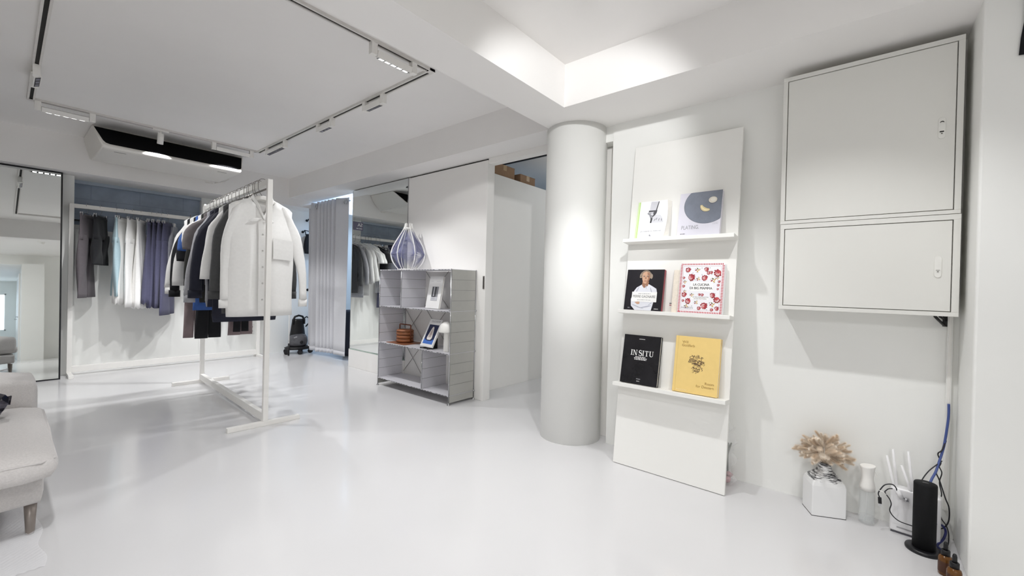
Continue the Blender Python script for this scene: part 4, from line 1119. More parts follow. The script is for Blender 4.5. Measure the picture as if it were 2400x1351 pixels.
# clear garment cover
gc = thing('garment_cover', 'clear plastic garment cover between the indigo trousers and the white shirts on the back rack', 'garment cover', (1.255, YB, 1.60), (0, 0, R(62)), G_B)
q = MB(); rings = []
for i in range(12):
    v = i / 11; ww = 0.05 + 0.13 * smooth(v * 4)
    rings.append([(ww * math.cos(2 * PI * k / 24) + 0.006 * math.sin(7 * k + 3 * v), (0.016 + 0.012 * math.sin(5 * k + 9 * v)) * math.sin(2 * PI * k / 24), -0.02 - 0.75 * v) for k in range(24)])
q.loft(rings, mat('clear_garment_film', 'E8EAF2', 0.12, alpha=0.25, var=0.0), False, False); q.build('film', gc)
q = MB(); q.box((-0.03, -0.002, -0.02), (0.03, 0.002, 0.02), C_OFF); q.build('paper_top', gc)
# shirts at the right end of the back rack (seen in the wall mirror)
G_S = 'shirts on the back rack'
for i, (x, nm, m, hem, sl_, lb) in enumerate([
    (1.40, 't_shirt', C_CHAR, -0.62, 0.22, 'charcoal T-shirt on the back rack, right of the clear garment cover'),
    (1.47, 't_shirt', C_BLACK, -0.64, 0.22, 'black T-shirt on the back rack, left of the white T-shirts'),
    (1.56, 't_shirt', C_WHITE, -0.68, 0.24, 'white T-shirt on the back rack, nearest the dark T-shirts in the mirror'),
    (1.61, 't_shirt', C_WHITE, -0.70, 0.24, 'white T-shirt on the back rack, middle of the three in the mirror'),
    (1.66, 'shirt', C_WHITE, -0.74, 0.52, 'white long-sleeved shirt on the back rack, behind the white T-shirts in the mirror'),
    (1.74, 'shirt', C_OFF, -0.92, 0.55, 'off-white long shirt on the back rack, beside the grey cardigan in the mirror'),
    (1.83, 'jacket', C_LGREY, -0.95, 0.58, 'light grey cardigan on the back rack, next to the charcoal jacket'),
    (1.92, 'jacket', C_CHAR, -0.88, 0.60, 'charcoal jacket at the right end of the back rack, leftmost in the wall mirror')]):
    top(nm, lb, {'t_shirt': 'T-shirt'}.get(nm, nm), x, YB, 1.715, R(72) + 0.03 * math.sin(i * 2.1), m, hs=0.20, hb=0.20, hem=hem, sl=sl_, T=0.018, group=G_S, seed=60 + i, out=0.05 if sl_ > 0.4 else 0.08, r0=0.075, r1=0.05 if sl_ > 0.4 else 0.07, amp=0.004, cuff=False)
    hanger(x, YB, R(72), 'white hanger at the right end of the back clothes rack, seen in the wall mirror', G_BH, z=1.715)['group'] = G_BH
# sign under the bulkhead
sg = thing('sign', "small grey-purple sign with white letters, read backwards in the wall mirror", 'sign', (1.80, 6.02, 1.865))
bx('panel', (-0.085, -0.002, -0.065), (0.085, 0.002, 0.065), mat('sign_purple_grey', '6E6A80', 0.4), sg)
q = MB(); q.text('SA', -0.07, -0.005, 0.05, I_WHITE, -0.0026, align='LEFT', bold=0.01)
for x_, w_ in ((-0.07, 0.05), (-0.012, 0.04)): q.poly([(x_, -0.0026, -0.045), (x_ + w_, -0.0026, -0.045), (x_ + w_, -0.0026, -0.030), (x_, -0.0026, -0.030)], I_LG)
q.build('lettering', sg, recalc=False)
q = MB()
for x_ in (-0.06, 0.06): q.tube([(x_, 0, 0.065), (x_, 0, 0.134)], 0.0012, M_WIRE, 6)
q.build('hanging_wire', sg)

# ------------------------------------------------------------------ curtain and fitting room
cu = thing('curtain', 'light grey pleated curtain with metal eyelets, drawn to the side of the fitting room opening', 'curtain', (2.72, 5.42, 0))
M_CUR = mat('light_grey_curtain', 'D2D2D6', 0.85, var=0.02, scale=80, bump=0.05, sheen=0.2)
# plan of the folds, from the back wall towards the mirror
PLAN = [(-0.02, 0.50), (0.02, 0.46), (-0.035, 0.40), (-0.045, 0.34), (0.03, 0.29), (-0.03, 0.23), (-0.045, 0.18), (0.035, 0.15), (-0.04, 0.105), (0.04, 0.075), (-0.035, 0.03), (0.045, 0.0), (-0.03, -0.05), (0.05, -0.08), (-0.02, -0.13), (0.055, -0.16), (-0.005, -0.21), (0.02, -0.30), (0.035, -0.38), (0.04, -0.455)]
def cat(pts, n):
    o = []
    for i in range(len(pts) - 1):
        p0, p1, p2, p3 = pts[max(0, i - 1)], pts[i], pts[i + 1], pts[min(len(pts) - 1, i + 2)]
        for k in range(n):
            t = k / n
            o.append(tuple(0.5 * (2 * b + (c - a) * t + (2 * a - 5 * b + 4 * c - d) * t * t + (3 * b - a - 3 * c + d) * t ** 3) for a, b, c, d in zip(p0, p1, p2, p3)))
    return o + [pts[-1]]
plan = cat(PLAN, 5)
q = MB(); rings = []
for i in range(15):
    v = i / 14; z = 2.06 - (2.06 - 0.06) * v
    amp = 1.0 - 0.15 * v
    rings.append([(x * amp + 0.012 * v * math.sin(9 * y + 2) + 0.02 * v, y * (1 - 0.04 * v) + 0.02 * v, z - 0.004 * math.sin(8 * y)) for x, y in plan])
q.loft(rings, M_CUR, False, False, closed=False); q.build('cloth', cu, solid=0.003)
q = MB(); rings = []
for z in (0.115, 0.0615):
    v = (2.06 - z) / 2.0; amp = 1.0 - 0.15 * v
    rings.append([(x * amp + 0.012 * v * math.sin(9 * y + 2) + 0.02 * v - 0.0025, y * (1 - 0.04 * v) + 0.02 * v, z - 0.004 * math.sin(8 * y)) for x, y in plan])
q.loft(rings, M_CUR, False, False, closed=False); q.build('hem', cu, solid=0.002)
for yy, xx, an in ((-0.395, 0.032, 12), (0.31, 0.008, -30), (0.205, -0.045, 0)):
    q = MB(); q.tube([(0.024 * math.cos(2 * PI * k / 20), 0, 0.024 * math.sin(2 * PI * k / 20)) for k in range(21)], 0.007, M_CHROME, 8, caps=False)
    q.build('eyelet', cu, (xx - 0.014, yy, 2.005), (0, 0, R(90 + an)))
rod = MB(); rod.tube([(2.775, 4.97, 2.02), (2.775, 6.19, 2.02)], 0.009, M_CHROME, 12)
tag(rod.build('curtain_rod'), 'chrome curtain rod across the fitting room opening, behind the eyelets of the grey curtain', 'curtain rod')
# shelf with folded clothes inside the fitting room
fs = thing('wall_shelf', 'white open shelf with folded clothes inside the blue-lit fitting room, seen past the curtain', 'shelf', (3.4, 4.69, 0))
for z in (0.95, 1.25, 1.55): bx('board', (-0.45, 0, z), (0.30, 0.30, z + 0.02), M_WHITE, fs)
for x_ in (-0.45, 0.28): bx('upright', (x_, 0, 0), (x_ + 0.02, 0.30, 1.85), M_WHITE, fs)
rnd = random.Random(5)
FC = [('navy', C_NAVY), ('cobalt blue', C_BLUE), ('white', C_WHITE), ('pale blue', C_ICE)]
for k, (z, lst) in enumerate(((0.972, (1, 1, 0)), (1.272, (3, 0, 2, 0)), (1.572, (2, 0)))):
    zz = z
    for j, ci in enumerate(lst):
        q = MB(); hh = 0.05
        q.box((-0.13, -0.11, 0), (0.13, 0.11, hh), FC[ci][1]); o = q.build('folded_garment', None, (3.20, 4.85, zz), bevel=0.018, segs=3)
        tag(o, '%s folded garment, %s from the bottom, on the %s fitting room shelf' % (FC[ci][0], ('first', 'second', 'third', 'fourth')[j], ('lowest', 'middle', 'top')[k]), 'folded clothes', 'folded clothes in the fitting room')
        zz += hh + 0.0005
bg = thing('bag', 'dark blue bag on the fitting room floor behind the curtain edge', 'bag', (3.12, 5.30, 0))
q = MB(); q.box((-0.16, -0.15, 0), (0.16, 0.15, 0.62), C_NAVY); q.build('body', bg, bevel=0.04, segs=3)
q = MB(); q.tube([(-0.08, 0, 0.61), (-0.06, 0, 0.75), (0.06, 0, 0.75), (0.08, 0, 0.61)], 0.01, C_NAVY2, 8); q.build('handle', bg)
# cartons on the partition
for i, (x, y, sx, sy, sz, lb) in enumerate(((3.14, 2.86, 0.30, 0.24, 0.115, 'brown cardboard carton on top of the storage partition, nearest the door frame'), (3.51, 2.86, 0.25, 0.24, 0.085, 'smaller brown cardboard carton on top of the storage partition, nearer the column'))):
    t = thing('carton', lb, 'carton', (x, y, 2.0635), (0, 0, 0), 'cartons on the storage partition')
    bx('box_body', (-sx / 2, -0.13, 0), (sx / 2, sy / 2, sz), mat('brown_cardboard', '9A7C62', 0.85, var=0.06), t, bevel=0.003)
    bx('lid_flap', (-sx / 2 - 0.001, -0.131, sz), (sx / 2 + 0.001, -0.005, sz + 0.003), mat('brown_cardboard', ''), t)
    bx('tape', (-0.025, -0.1315, sz - 0.05), (0.025, -0.1302, sz + 0.0035), mat('packing_tape', 'B59A78', 0.3), t)
sh_ = MB(); sh_.box((2.90, 2.7905, 2.045), (5.2, 3.05, 2.0615), M_DOOR)
struct('trim_13', sh_)

# ------------------------------------------------------------------ metal shelf unit
M_ALU = mat('satin_aluminium', 'D6D5DA', 0.35, 0.15, var=0.02, scale=90)
M_ALUL = mat('light_grey_metal', 'B2B1AC', 0.4, 0.2, var=0.015)
su = thing('shelf_unit', 'silver grey metal open shelf unit with cross wires, standing against the white sliding door wall', 'shelf unit', (2.50, 3.118, 0))
XF, XB = 2.357 - 2.5, 2.645 - 2.5
YA, YZ_ = 2.605 - 3.118, 3.632 - 3.118
YD1, YD2 = 3.287 - 3.118, 2.963 - 3.118
LV = (0.078, 0.424, 0.776, 1.126)
def side_panel(y, z0, z1, m, nm='side_panel', n=4):
    q = MB(); dz = (z1 - z0) / n
    for k in range(n): q.box((XF + 0.006, y - 0.0018, z0 + dz * k + 0.0014), (XB - 0.006, y + 0.0018, z0 + dz * (k + 1) - 0.0014), m)
    q.box((XF + 0.006, y - 0.0008, z0), (XB - 0.006, y + 0.0008, z1), mat('panel_seam', '8B8A88', 0.4, 0.5))
    return q.build(nm, su)
for k in range(3):
    side_panel(YA, LV[k], LV[k + 1], M_ALUL); side_panel(YZ_, LV[k], LV[k + 1], M_ALU)
side_panel(YD1, LV[2], LV[3], M_ALU, 'divider'); side_panel(YD2, LV[0], LV[1], M_ALU, 'divider')
side_panel(YA, 0.018, 0.074, M_ALUL, 'plinth_panel', 1); side_panel(YZ_, 0.018, 0.074, M_ALUL, 'plinth_panel', 1)
for z in LV:
    q = MB(); q.box((XF, YA - 0.003, z - 0.003), (XB, YZ_ + 0.003, z), M_ALU)
    # slotted front lip
    y = YA
    q.box((XF - 0.0015, YA - 0.003, z - 0.008), (XF, YZ_ + 0.003, z + 0.0005), M_ALU)
    b_o = q.build('shelf_board', su)
    q = MB(); n = 26; yy_ = [YA + 0.02 + (YZ_ - YA - 0.04) * i / n for i in range(n + 1)]
    for i in range(n):
        for a_, c_, m_ in ((yy_[i], yy_[i] + 0.028, M_DARK), (yy_[i] + 0.028, yy_[i + 1], M_ALU)):
            q.box((XF - 0.0022, a_, z - 0.006), (XF - 0.0012, c_, z - 0.0025), M_ALU if i % 9 == 4 else m_)
    bmesh.ops.remove_doubles(q.bm, verts=q.bm.verts[:], dist=0.00001)
    q.build('slot_row', b_o)
for x_ in (XF, XB):
    for y_ in (YA, YZ_):
        q = MB(); q.tube([(x_, y_, 0.018), (x_, y_, LV[3] + 0.003)], 0.0042, M_CHROME, 8); q.build('post', su)
        q = MB(); q.lathe([(0.013, 0), (0.013, 0.006), (0.005, 0.010), (0.005, 0.02)], M_CHROME, 16, (x_, y_, 0)); q.build('foot', su)
for y_, za, zb in ((YD1, LV[2], LV[3]), (YD2, LV[0], LV[1])):
    q = MB(); q.tube([(XF, y_, za), (XF, y_, zb)], 0.004, M_CHROME, 8); q.build('front_post', su)
for z in LV[:3]:
    q = MB(); q.tube([(XB, YA - 0.012, z - 0.002), (XB, YA + 0.01, z - 0.002)], 0.007, M_CHROME, 10); q.build('connector', su)
YC = [2.605 - 3.118, 2.947 - 3.118, 3.29 - 3.118, 3.632 - 3.118]
for row, cell in ((2, 1), (1, 1), (1, 2), (0, 2)):
    za, zb = LV[row] + 0.006, LV[row + 1] - 0.006; ya, yb = YC[cell] + 0.006, YC[cell + 1] - 0.006
    q = MB(); q.tube([(XB - 0.004, ya, za), (XB - 0.004, yb, zb)], 0.0022, M_WIRE, 6); q.build('cross_wire', su)
    if row or True: q = MB(); q.tube([(XB - 0.007, yb, za), (XB - 0.007, ya, zb)], 0.0022, M_WIRE, 6); q.build('cross_wire', su)

# string lamp on the shelf
tl = thing('table_lamp', 'teardrop lamp of white ribs strung with violet-blue threads, on top of the metal shelf', 'lamp', (2.515, 3.41, LV[3] + 0.0005))
M_RIB = mat('white_rib', 'F0EFEC', 0.35); M_THR = mat('violet_blue_thread', '8E90B2', 0.6, var=0.1)
KEY = [(0.0, 0.080), (0.04, 0.118), (0.09, 0.150), (0.155, 0.165), (0.22, 0.148), (0.30, 0.105), (0.37, 0.062), (0.41, 0.040), (0.455, 0.030)]
def lamp_r(z):
    for (z0, r0), (z1, r1) in zip(KEY, KEY[1:]):
        if z <= z1: return r0 + (r1 - r0) * (z - z0) / (z1 - z0)
    return KEY[-1][1]
ZS = [0.455 * i / 26 for i in range(27)]
def lamp_rs(z): return (lamp_r(max(0, z - 0.02)) + 2 * lamp_r(z) + lamp_r(min(0.455, z + 0.02))) / 4
NR = 6
for j in range(NR):
    a = 2 * PI * j / NR + 0.30; ca, sa = math.cos(a), math.sin(a)
    q = MB(); rings = []
    for z in ZS:
        r0, r1 = lamp_rs(z) - 0.008, lamp_rs(z) + 0.004; d = 0.0022
        rings.append([(r0 * ca - d * sa, r0 * sa + d * ca, z), (r1 * ca - d * sa, r1 * sa + d * ca, z), (r1 * ca + d * sa, r1 * sa - d * ca, z), (r0 * ca + d * sa, r0 * sa - d * ca, z)])
    q.loft(rings, M_RIB, smooth=False); q.build('rib', tl)
    a2 = 2 * PI * (j + 1) / NR + 0.30
    q = MB()
    def P(an, z): r_ = lamp_rs(z) - 0.001; return (r_ * math.cos(an), r_ * math.sin(an), z)
    zn = 0.150
    for i in range(30):
        zt = 0.165 + (0.40 - 0.165) * i / 29
        for s_, e_ in ((a, a2), (a2, a)):
            q.tube([P(s_, zn + 0.0003 * i), P(e_, zt)], 0.00055, M_THR, 3, caps=False)
    for i in range(18):
        zt = 0.02 + (0.14 - 0.02) * i / 17
        for s_, e_ in ((a, a2), (a2, a)):
            q.tube([P(s_, zn - 0.0002 * i), P(e_, zt)], 0.0005, M_THR, 3, caps=False)
    for i in range(24):
        zt = 0.185 + 0.20 * i / 23
        q.tube([P(a, zt), P(a2, 0.57 - zt)], 0.00045, M_THR, 3, caps=False)
    for dz in (0.0, 0.004, 0.008): q.tube([P(a, zn + dz), P(a2, zn + dz)], 0.0009, M_THR, 3, caps=False)
    q.build('thread_web', tl)
for z, r_ in ((0.006, 0.08), (0.405, 0.040)):
    q = MB(); q.lathe([(r_ - 0.012, z - 0.006), (r_, z - 0.006), (r_, z + 0.006), (r_ - 0.012, z + 0.006), (r_ - 0.012, z - 0.006)], M_RIB, 32, caps=False); q.build('ring', tl)

# magazines, box, mushroom lamp
def on_shelf(x, y, z, lean, yaw=0): return Matrix.Translation((x, y, z)) @ Matrix.Rotation(R(yaw), 4, 'Z') @ Matrix.Rotation(R(lean), 4, 'Y') @ Matrix.Rotation(R(-90), 4, 'Z')
W_, H_, T_ = 0.20, 0.292, 0.018
b = book('book', "white art book with a small room photo, in the metal shelf's top row", W_, H_, T_, mat('white_art_cover', 'EEEDEC', 0.4, var=0.01), on_shelf(2.475, 2.965, LV[2] + 0.0015, 10, -4), 'art books on the metal shelf')
A = Art(W_, H_, -T_)
A.lines(0.24, 0.84, 0.2, 1, I_LG, th=0.014, align='C', seed=20); A.lines(0.70, 0.84, 0.36, 1, I_LG, th=0.014, align='C', seed=21)
A.rect(0.30, 0.24, 0.78, 0.68, I_GREY); A.rect(0.31, 0.25, 0.77, 0.36, I_LG); A.rect(0.34, 0.36, 0.42, 0.67, I_DG); A.rect(0.43, 0.36, 0.50, 0.67, I_LG); A.rect(0.51, 0.36, 0.64, 0.67, I_DG); A.rect(0.66, 0.36, 0.76, 0.66, I_GREY)
A.rect(0.40, 0.36, 0.56, 0.385, I_BLACK); A.rect(0.41, 0.28, 0.425, 0.36, I_BLACK, False); A.rect(0.535, 0.28, 0.55, 0.36, I_BLACK)
A.mb.build('cover_print', b, recalc=False)
W_, H_, T_ = 0.182, 0.262, 0.014
b = book('book', "white art book with a navy and blue picture, in the metal shelf's middle row", W_, H_, T_, mat('white_art_cover', ''), on_shelf(2.42, 2.975, LV[1] + 0.012, 26, -4), 'art books on the metal shelf')
A = Art(W_, H_, -T_)
A.mb.text('DUCHAMP', 0.006, 0.885 * H_, 0.017, I_GREY, A.Y(), width=0.70 * W_); A.up()
A.rect(0.12, 0.10, 0.90, 0.80, BK('ink_navy', '232A4C')); A.rect(0.12, 0.10, 0.90, 0.27, BK('ink_bright_blue', '4A76C8')); A.ell(0.5, 0.26, 0.30, 0.045, BK('ink_navy', ''), n=18)
A.poly([(0.30, 0.30), (0.36, 0.25), (0.62, 0.25), (0.70, 0.32), (0.66, 0.50), (0.58, 0.70), (0.50, 0.735), (0.43, 0.68), (0.34, 0.46)], BK('ink_porcelain', 'E3DDD8'))
A.poly([(0.38, 0.34), (0.60, 0.34), (0.58, 0.52), (0.51, 0.66), (0.44, 0.52)], BK('ink_porcelain_shade', 'B8A8A4')); A.ell(0.48, 0.275, 0.14, 0.018, I_WHITE, n=14)
A.mb.build('cover_print', b, recalc=False)
st = thing('book_stand', 'small black book stand under the blue art book on the metal shelf', 'book stand', (2.42, 2.975, LV[1] + 0.0005), (0, 0, R(-4)))
q = MB(); q.box((-0.035, -0.055, 0), (0.075, -0.049, 0.006), M_BLACK); q.box((-0.035, 0.049, 0), (0.075, 0.055, 0.006), M_BLACK); q.box((-0.035, -0.055, 0.004), (-0.028, 0.055, 0.011), M_BLACK); q.build('base', st)
q = MB(); q.box((0.070, -0.055, 0.0), (0.075, 0.055, 0.09), M_BLACK); q.build('upright', st)
tf = thing('tiffin_box', 'round stacked wooden box with an arched handle, on the middle row of the metal shelf', 'box', (2.50, 3.405, LV[1] + 0.0065))
M_WD = mat('red_brown_wood', '8C5634', 0.45, var=0.25, scale=9, stretch=(1, 1, 14)); M_WD2 = mat('dark_red_wood', '6E3B24', 0.4, var=0.15)
for k in range(3):
    q = MB(); z = 0.034 * k + 0.004; q.lathe([(0.076, 0), (0.082, 0.004), (0.082, 0.026), (0.077, 0.031)], M_WD, 32, (0, 0, z)); q.build('tier', tf)
q = MB(); q.lathe([(0.083, 0.106), (0.083, 0.114), (0.070, 0.124), (0.004, 0.127)], M_WD, 32); q.build('lid', tf)
q = MB(); q.lathe([(0.072, 0), (0.075, 0.004)], M_WD2, 32); q.build('base_ring', tf)
q = MB(); q.tube([(0, -0.086, 0.0), (0, -0.086, 0.165), (0, -0.080, 0.17), (0, 0.080, 0.17), (0, 0.086, 0.165), (0, 0.086, 0.0)], 0.006, M_WD2, 8); q.build('handle', tf)
ty = MB(); ty.box((-0.12, -0.185, 0), (0.10, 0.10, 0.005), mat('brown_tray_wood', '84543A', 0.35, var=0.15, scale=14))
tag(ty.build('tray', None, (2.50, 3.44, LV[1] + 0.0006), bevel=0.002), 'thin brown wooden tray under the stacked round box on the metal shelf', 'tray')
ml = thing('mushroom_lamp', 'small white mushroom lamp beside the blue art book on the metal shelf', 'lamp', (2.44, 2.725, LV[1] + 0.0005))
q = MB(); q.lathe([(0.034, 0), (0.036, 0.004), (0.034, 0.18), (0.030, 0.20)], M_WHITE, 28); q.build('stem', ml)
q = MB(); q.lathe([(0.030, 0.172), (0.078, 0.165), (0.080, 0.172), (0.074, 0.205), (0.058, 0.235), (0.034, 0.254), (0.004, 0.26)], M_WHITE, 32); q.build('lamp_shade', ml)
be = thing('bookend', 'thin black bookend at the right end of the top row of the metal shelf', 'bookend', (2.40, 2.625, LV[2] + 0.0005))
q = MB(); q.box((-0.02, -0.006, 0), (0.02, 0.0, 0.10), M_BLACK); q.box((-0.02, 0.0, 0), (0.02, 0.03, 0.003), M_BLACK); q.build('plate', be, bevel=0.001)

# ------------------------------------------------------------------ vacuum, pole, hooks, outlets by the back wall
vc = thing('vacuum_cleaner', "black and grey vacuum cleaner on a wheeled base, left of the curtain", 'vacuum cleaner', (2.62, 5.99, 0))
M_VG = mat('grey_translucent_plastic', '5A5A5E', 0.2, var=0.1)
q = MB(); q.lathe([(0.05, 0.055), (0.14, 0.06), (0.15, 0.085), (0.12, 0.10), (0.05, 0.105)], M_BLACK, 28, (0, 0, 0), sx=1.15, sy=0.9); q.build('base', vc)
for an in (200, 262, 320, 60, 130):
    a = R(an); q = MB(); c = Vector((0.175 * math.cos(a), 0.13 * math.sin(a), 0.03))
    q.tube([(0.09 * math.cos(a), 0.08 * math.sin(a), 0.075), (c.x, c.y, 0.068)], 0.016, M_BLACK, 8); q.build('caster_arm', vc)
    q = MB(); q.tube([c + Vector((-0.012, -0.012, 0)), c + Vector((0.012, 0.012, 0))], 0.03, M_BLACKSAT, 16); q.build('wheel', vc)
q = MB(); q.lathe([(0.09, 0.10), (0.118, 0.12), (0.125, 0.17), (0.118, 0.22), (0.095, 0.255), (0.06, 0.27)], M_VG, 28, sy=0.85); q.build('dust_canister', vc)
q = MB(); rings = []
for i in range(9):
    v = i / 8; z = 0.22 + 0.25 * v; rx = 0.105 - 0.035 * v; ry = 0.07 - 0.02 * v
    rings.append([(rx * math.cos(2 * PI * k / 24), 0.02 + ry * math.sin(2 * PI * k / 24), z) for k in range(24)])
q.loft(rings, M_BLACK); q.build('hood', vc)
q = MB(); q.tube([(-0.075, -0.01, 0.40), (-0.075, -0.01, 0.46), (-0.05, -0.01, 0.505), (0, -0.01, 0.52), (0.05, -0.01, 0.505), (0.075, -0.01, 0.46), (0.075, -0.01, 0.40)], 0.014, M_BLACK, 10); q.build('handle', vc)
q = MB(); q.tube([(0.07, 0.0, 0.47), (0.11, 0.0, 0.50), (0.15, 0.0, 0.47), (0.145, 0.0, 0.41), (0.10, 0.0, 0.36)], 0.009, M_BLACK, 10); q.build('hose', vc)
q = MB(); q.lathe([(0.02, 0), (0.024, 0.006), (0.015, 0.01)], M_BLACKSAT, 16); q.build('dial', vc, (0.0, -0.108, 0.16), (R(90), 0, 0))
mp = thing('mop', 'thin white mop handle with a dark foot, standing in front of the vacuum cleaner', 'mop', (2.42, 5.80, 0))
q = MB(); q.tube([(0, 0, 0.10), (0, 0, 1.05)], 0.007, M_WHITE, 10); q.build('pole', mp)
q = MB(); q.tube([(0, 0, 0.01), (0, 0, 0.17)], 0.011, M_BLACK, 10); q.build('foot', mp)
def outlet(x, z, lb, n):
    t = thing('wall_outlet', lb, 'outlet', (x, 6.33, z))
    q = MB(); q.box((-0.040, -0.008, -0.066), (0.040, -0.0005, 0.066), mat('outlet_white', 'E2E1DE', 0.35)); q.build('plate', t, bevel=0.003)
    if n:
        for dz in (-0.028, 0.028):
            q = MB(); q.lathe([(0.020, 0), (0.019, 0.003), (0.016, 0.003), (0.015, 0.0005)], mat('outlet_grey', '8A8885', 0.4), 20); q.build('socket', t, (0, -0.0082, dz), (R(90), 0, 0))
    else:
        q = MB(); q.lathe([(0.008, 0), (0.007, 0.004)], mat('outlet_grey', '8A8885', 0.4), 12); q.build('port', t, (0, -0.0082, 0), (R(90), 0, 0))
outlet(2.052, 0.335, 'white wall plate with one small port, low on the back wall under the rack', 0)
outlet(2.148, 0.335, 'white double wall outlet beside the right post of the back rack', 1)
ck = thing('coat_hook', 'black wall peg on the back wall between the foremost white shirt and the curtain', 'coat hook', (2.745, 6.2, 1.70))
q = MB(); q.lathe([(0.018, 0), (0.018, 0.006)], M_BLACK, 16); q.build('plate', ck, (0, -0.0005, 0), (R(90), 0, 0))
q = MB(); q.tube([(0, -0.005, 0), (0, -0.05, 0.004), (0, -0.062, 0.012)], [0.006, 0.006, 0.012], M_BLACK, 12); q.build('peg', ck)
k2 = dup(ck, (2.80, 6.2, 1.87), None, 'black wall peg high on the back wall at the left edge of the curtain')
k3 = dup(ck, (2.83, 6.2, 0.87), None, 'black wall peg low on the back wall at the left edge of the curtain')
hb = thing('shoulder_bag', 'black shoulder bag hanging from a wall peg behind the left edge of the curtain', 'bag', (2.815, 6.14, 1.70))
q = MB(); rings = []
for i in range(9):
    v = i / 8; wd = 0.045 + 0.035 * math.sin(PI * v * 0.8); rings.append([(wd * math.cos(2 * PI * k / 16), 0.028 * math.sin(2 * PI * k / 16), -0.03 - 0.28 * v) for k in range(16)])
q.loft(rings, C_BLACK); q.build('pouch', hb)
q = MB(); q.tube([(-0.05, 0, -0.05), (-0.06, -0.0, 0.0), (-0.07, 0.0, 0.02), (0.0, 0, 0.012), (0.04, 0, -0.05)], 0.006, C_BLACK, 8); q.build('strap', hb)

# ------------------------------------------------------------------ sofa
M_SOFA = mat('beige_grey_linen', 'C6C2C0', 0.9, var=0.06, scale=160, bump=0.15, sheen=0.3)
so = thing('sofa', 'low beige-grey upholstered sofa cut off by the left frame edge', 'sofa', (-0.92, 2.95, 0))
def soft_box(a, b, m, name, r, parent, crown=0.0, nx=14, ny=10):
    """cushion with rounded edges and a crowned top"""
    q = MB(); x0, y0, z0 = a; x1, y1, z1 = b
    o = MB().box(a, b, m).build(name, parent)
    bm = bmesh.new(); bm.from_mesh(o.data)
    bmesh.ops.subdivide_edges(bm, edges=bm.edges[:], cuts=12, use_grid_fill=True)
    c = Vector(((x0 + x1) / 2, (y0 + y1) / 2, (z0 + z1) / 2)); h = Vector(((x1 - x0) / 2, (y1 - y0) / 2, (z1 - z0) / 2))
    for v in bm.verts:
        p = v.co - c
        i_ = Vector([max(-h[k] + r, min(h[k] - r, p[k])) for k in range(3)])
        d = p - i_
        if d.length > 1e-6: p = i_ + d.normalized() * min(r, max(abs(d.x), abs(d.y), abs(d.z)))
        if p.z > 0:
            p.z += crown * (1 - (p.x / h.x) ** 2) * (1 - (p.y / h.y) ** 2)
        v.co = c + p
    for f in bm.faces: f.smooth = True
    bm.to_mesh(o.data); bm.free()
    return o
soft_box((-1.05, -0.56, 0.118), (1.035, 0.68, 0.238), M_SOFA, 'base', 0.03, so)
soft_box((0.02, -0.68, 0.236), (1.065, 0.28, 0.345), M_SOFA, 'seat_cushion', 0.05, so, 0.03)
soft_box((-1.05, -0.68, 0.236), (0.018, 0.28, 0.345), M_SOFA, 'seat_cushion', 0.05, so, 0.03)
soft_box((-1.05, 0.26, 0.236), (1.045, 0.66, 0.475), M_SOFA, 'back_cushion', 0.07, so, 0.01)
q = MB(); q.tube([(0.05, -0.672, 0.318), (0.5, -0.677, 0.320), (1.02, -0.672, 0.318), (1.052, -0.64, 0.318), (1.060, -0.20, 0.320), (1.058, 0.2, 0.320)], 0.005, M_SOFA, 6); q.build('piping', so)
M_LEG = mat('brushed_taupe_leg', '8F8680', 0.35, 0.4, var=0.06)
for x_, y_ in ((1.0, -0.50), (-1.0, -0.50), (1.0, 0.6), (-1.0, 0.6)):
    q = MB(); q.lathe([(0.011, 0), (0.0125, 0.005), (0.018, 0.118)], M_LEG, 18, (x_, y_, 0)); q.build('leg', so)
fb = thing('foil_bag', 'crumpled black and silver foil bag lying on the sofa seat at the left frame edge', 'bag', (-0.065, 2.93, 0.375))
q = MB(); rnd = random.Random(8); rings = []
for i in range(9):
    v = i / 8; zz = 0.11 * v
    rr = 0.088 * math.sqrt(max(0.06, 1 - (2 * v - 0.8) ** 2 * 0.7))
    rings.append([((rr * (1 + rnd.uniform(-0.16, 0.16))) * math.cos(2 * PI * k / 16) * 1.0, (rr * 1.3 * (1 + rnd.uniform(-0.16, 0.16))) * math.sin(2 * PI * k / 16), zz + rnd.uniform(-0.008, 0.008)) for k in range(16)])
q.loft(rings, mat('black_silver_foil', '57555F', 0.14, 0.9, var=0.5, scale=30), smooth=False); q.build('pouch', fb)
q = MB(); q.loft([[(0.05, -0.05, 0.055), (0.06, 0.04, 0.06), (0.058, 0.04, 0.064), (0.048, -0.05, 0.06)], [(0.095, -0.04, 0.045), (0.10, 0.03, 0.07), (0.098, 0.03, 0.073), (0.093, -0.04, 0.048)]], mat('black_silver_foil', ''), smooth=False); q.build('sealed_edge', fb)
bw = thing('bubble_wrap', 'clear bubble wrap sheet lying on the floor beside the sofa leg', 'bubble wrap', (0.04, 2.42, 0.0))
q = MB(); nx, ny = 14, 60; rnd = random.Random(3); grid = []
for i in range(nx + 1):
    row = []
    for j in range(ny + 1):
        x_ = -0.10 + 0.165 * i / nx + 0.008 * math.sin(j * 0.25); y_ = -0.29 + 0.60 * j / ny
        z_ = 0.004 + (0.004 if (i + j) % 2 else 0) + 0.05 * smooth((y_ + 0.02) / 0.30) * smooth((i / nx - 0.3) / 0.7) * 0.8
        row.append((x_, y_, z_))
    grid.append(row)
q.loft(grid, mat('bubble_film', 'F2F2F5', 0.08, alpha=0.28, var=0.0), False, False, closed=False, smooth=False); q.build('sheet', bw)

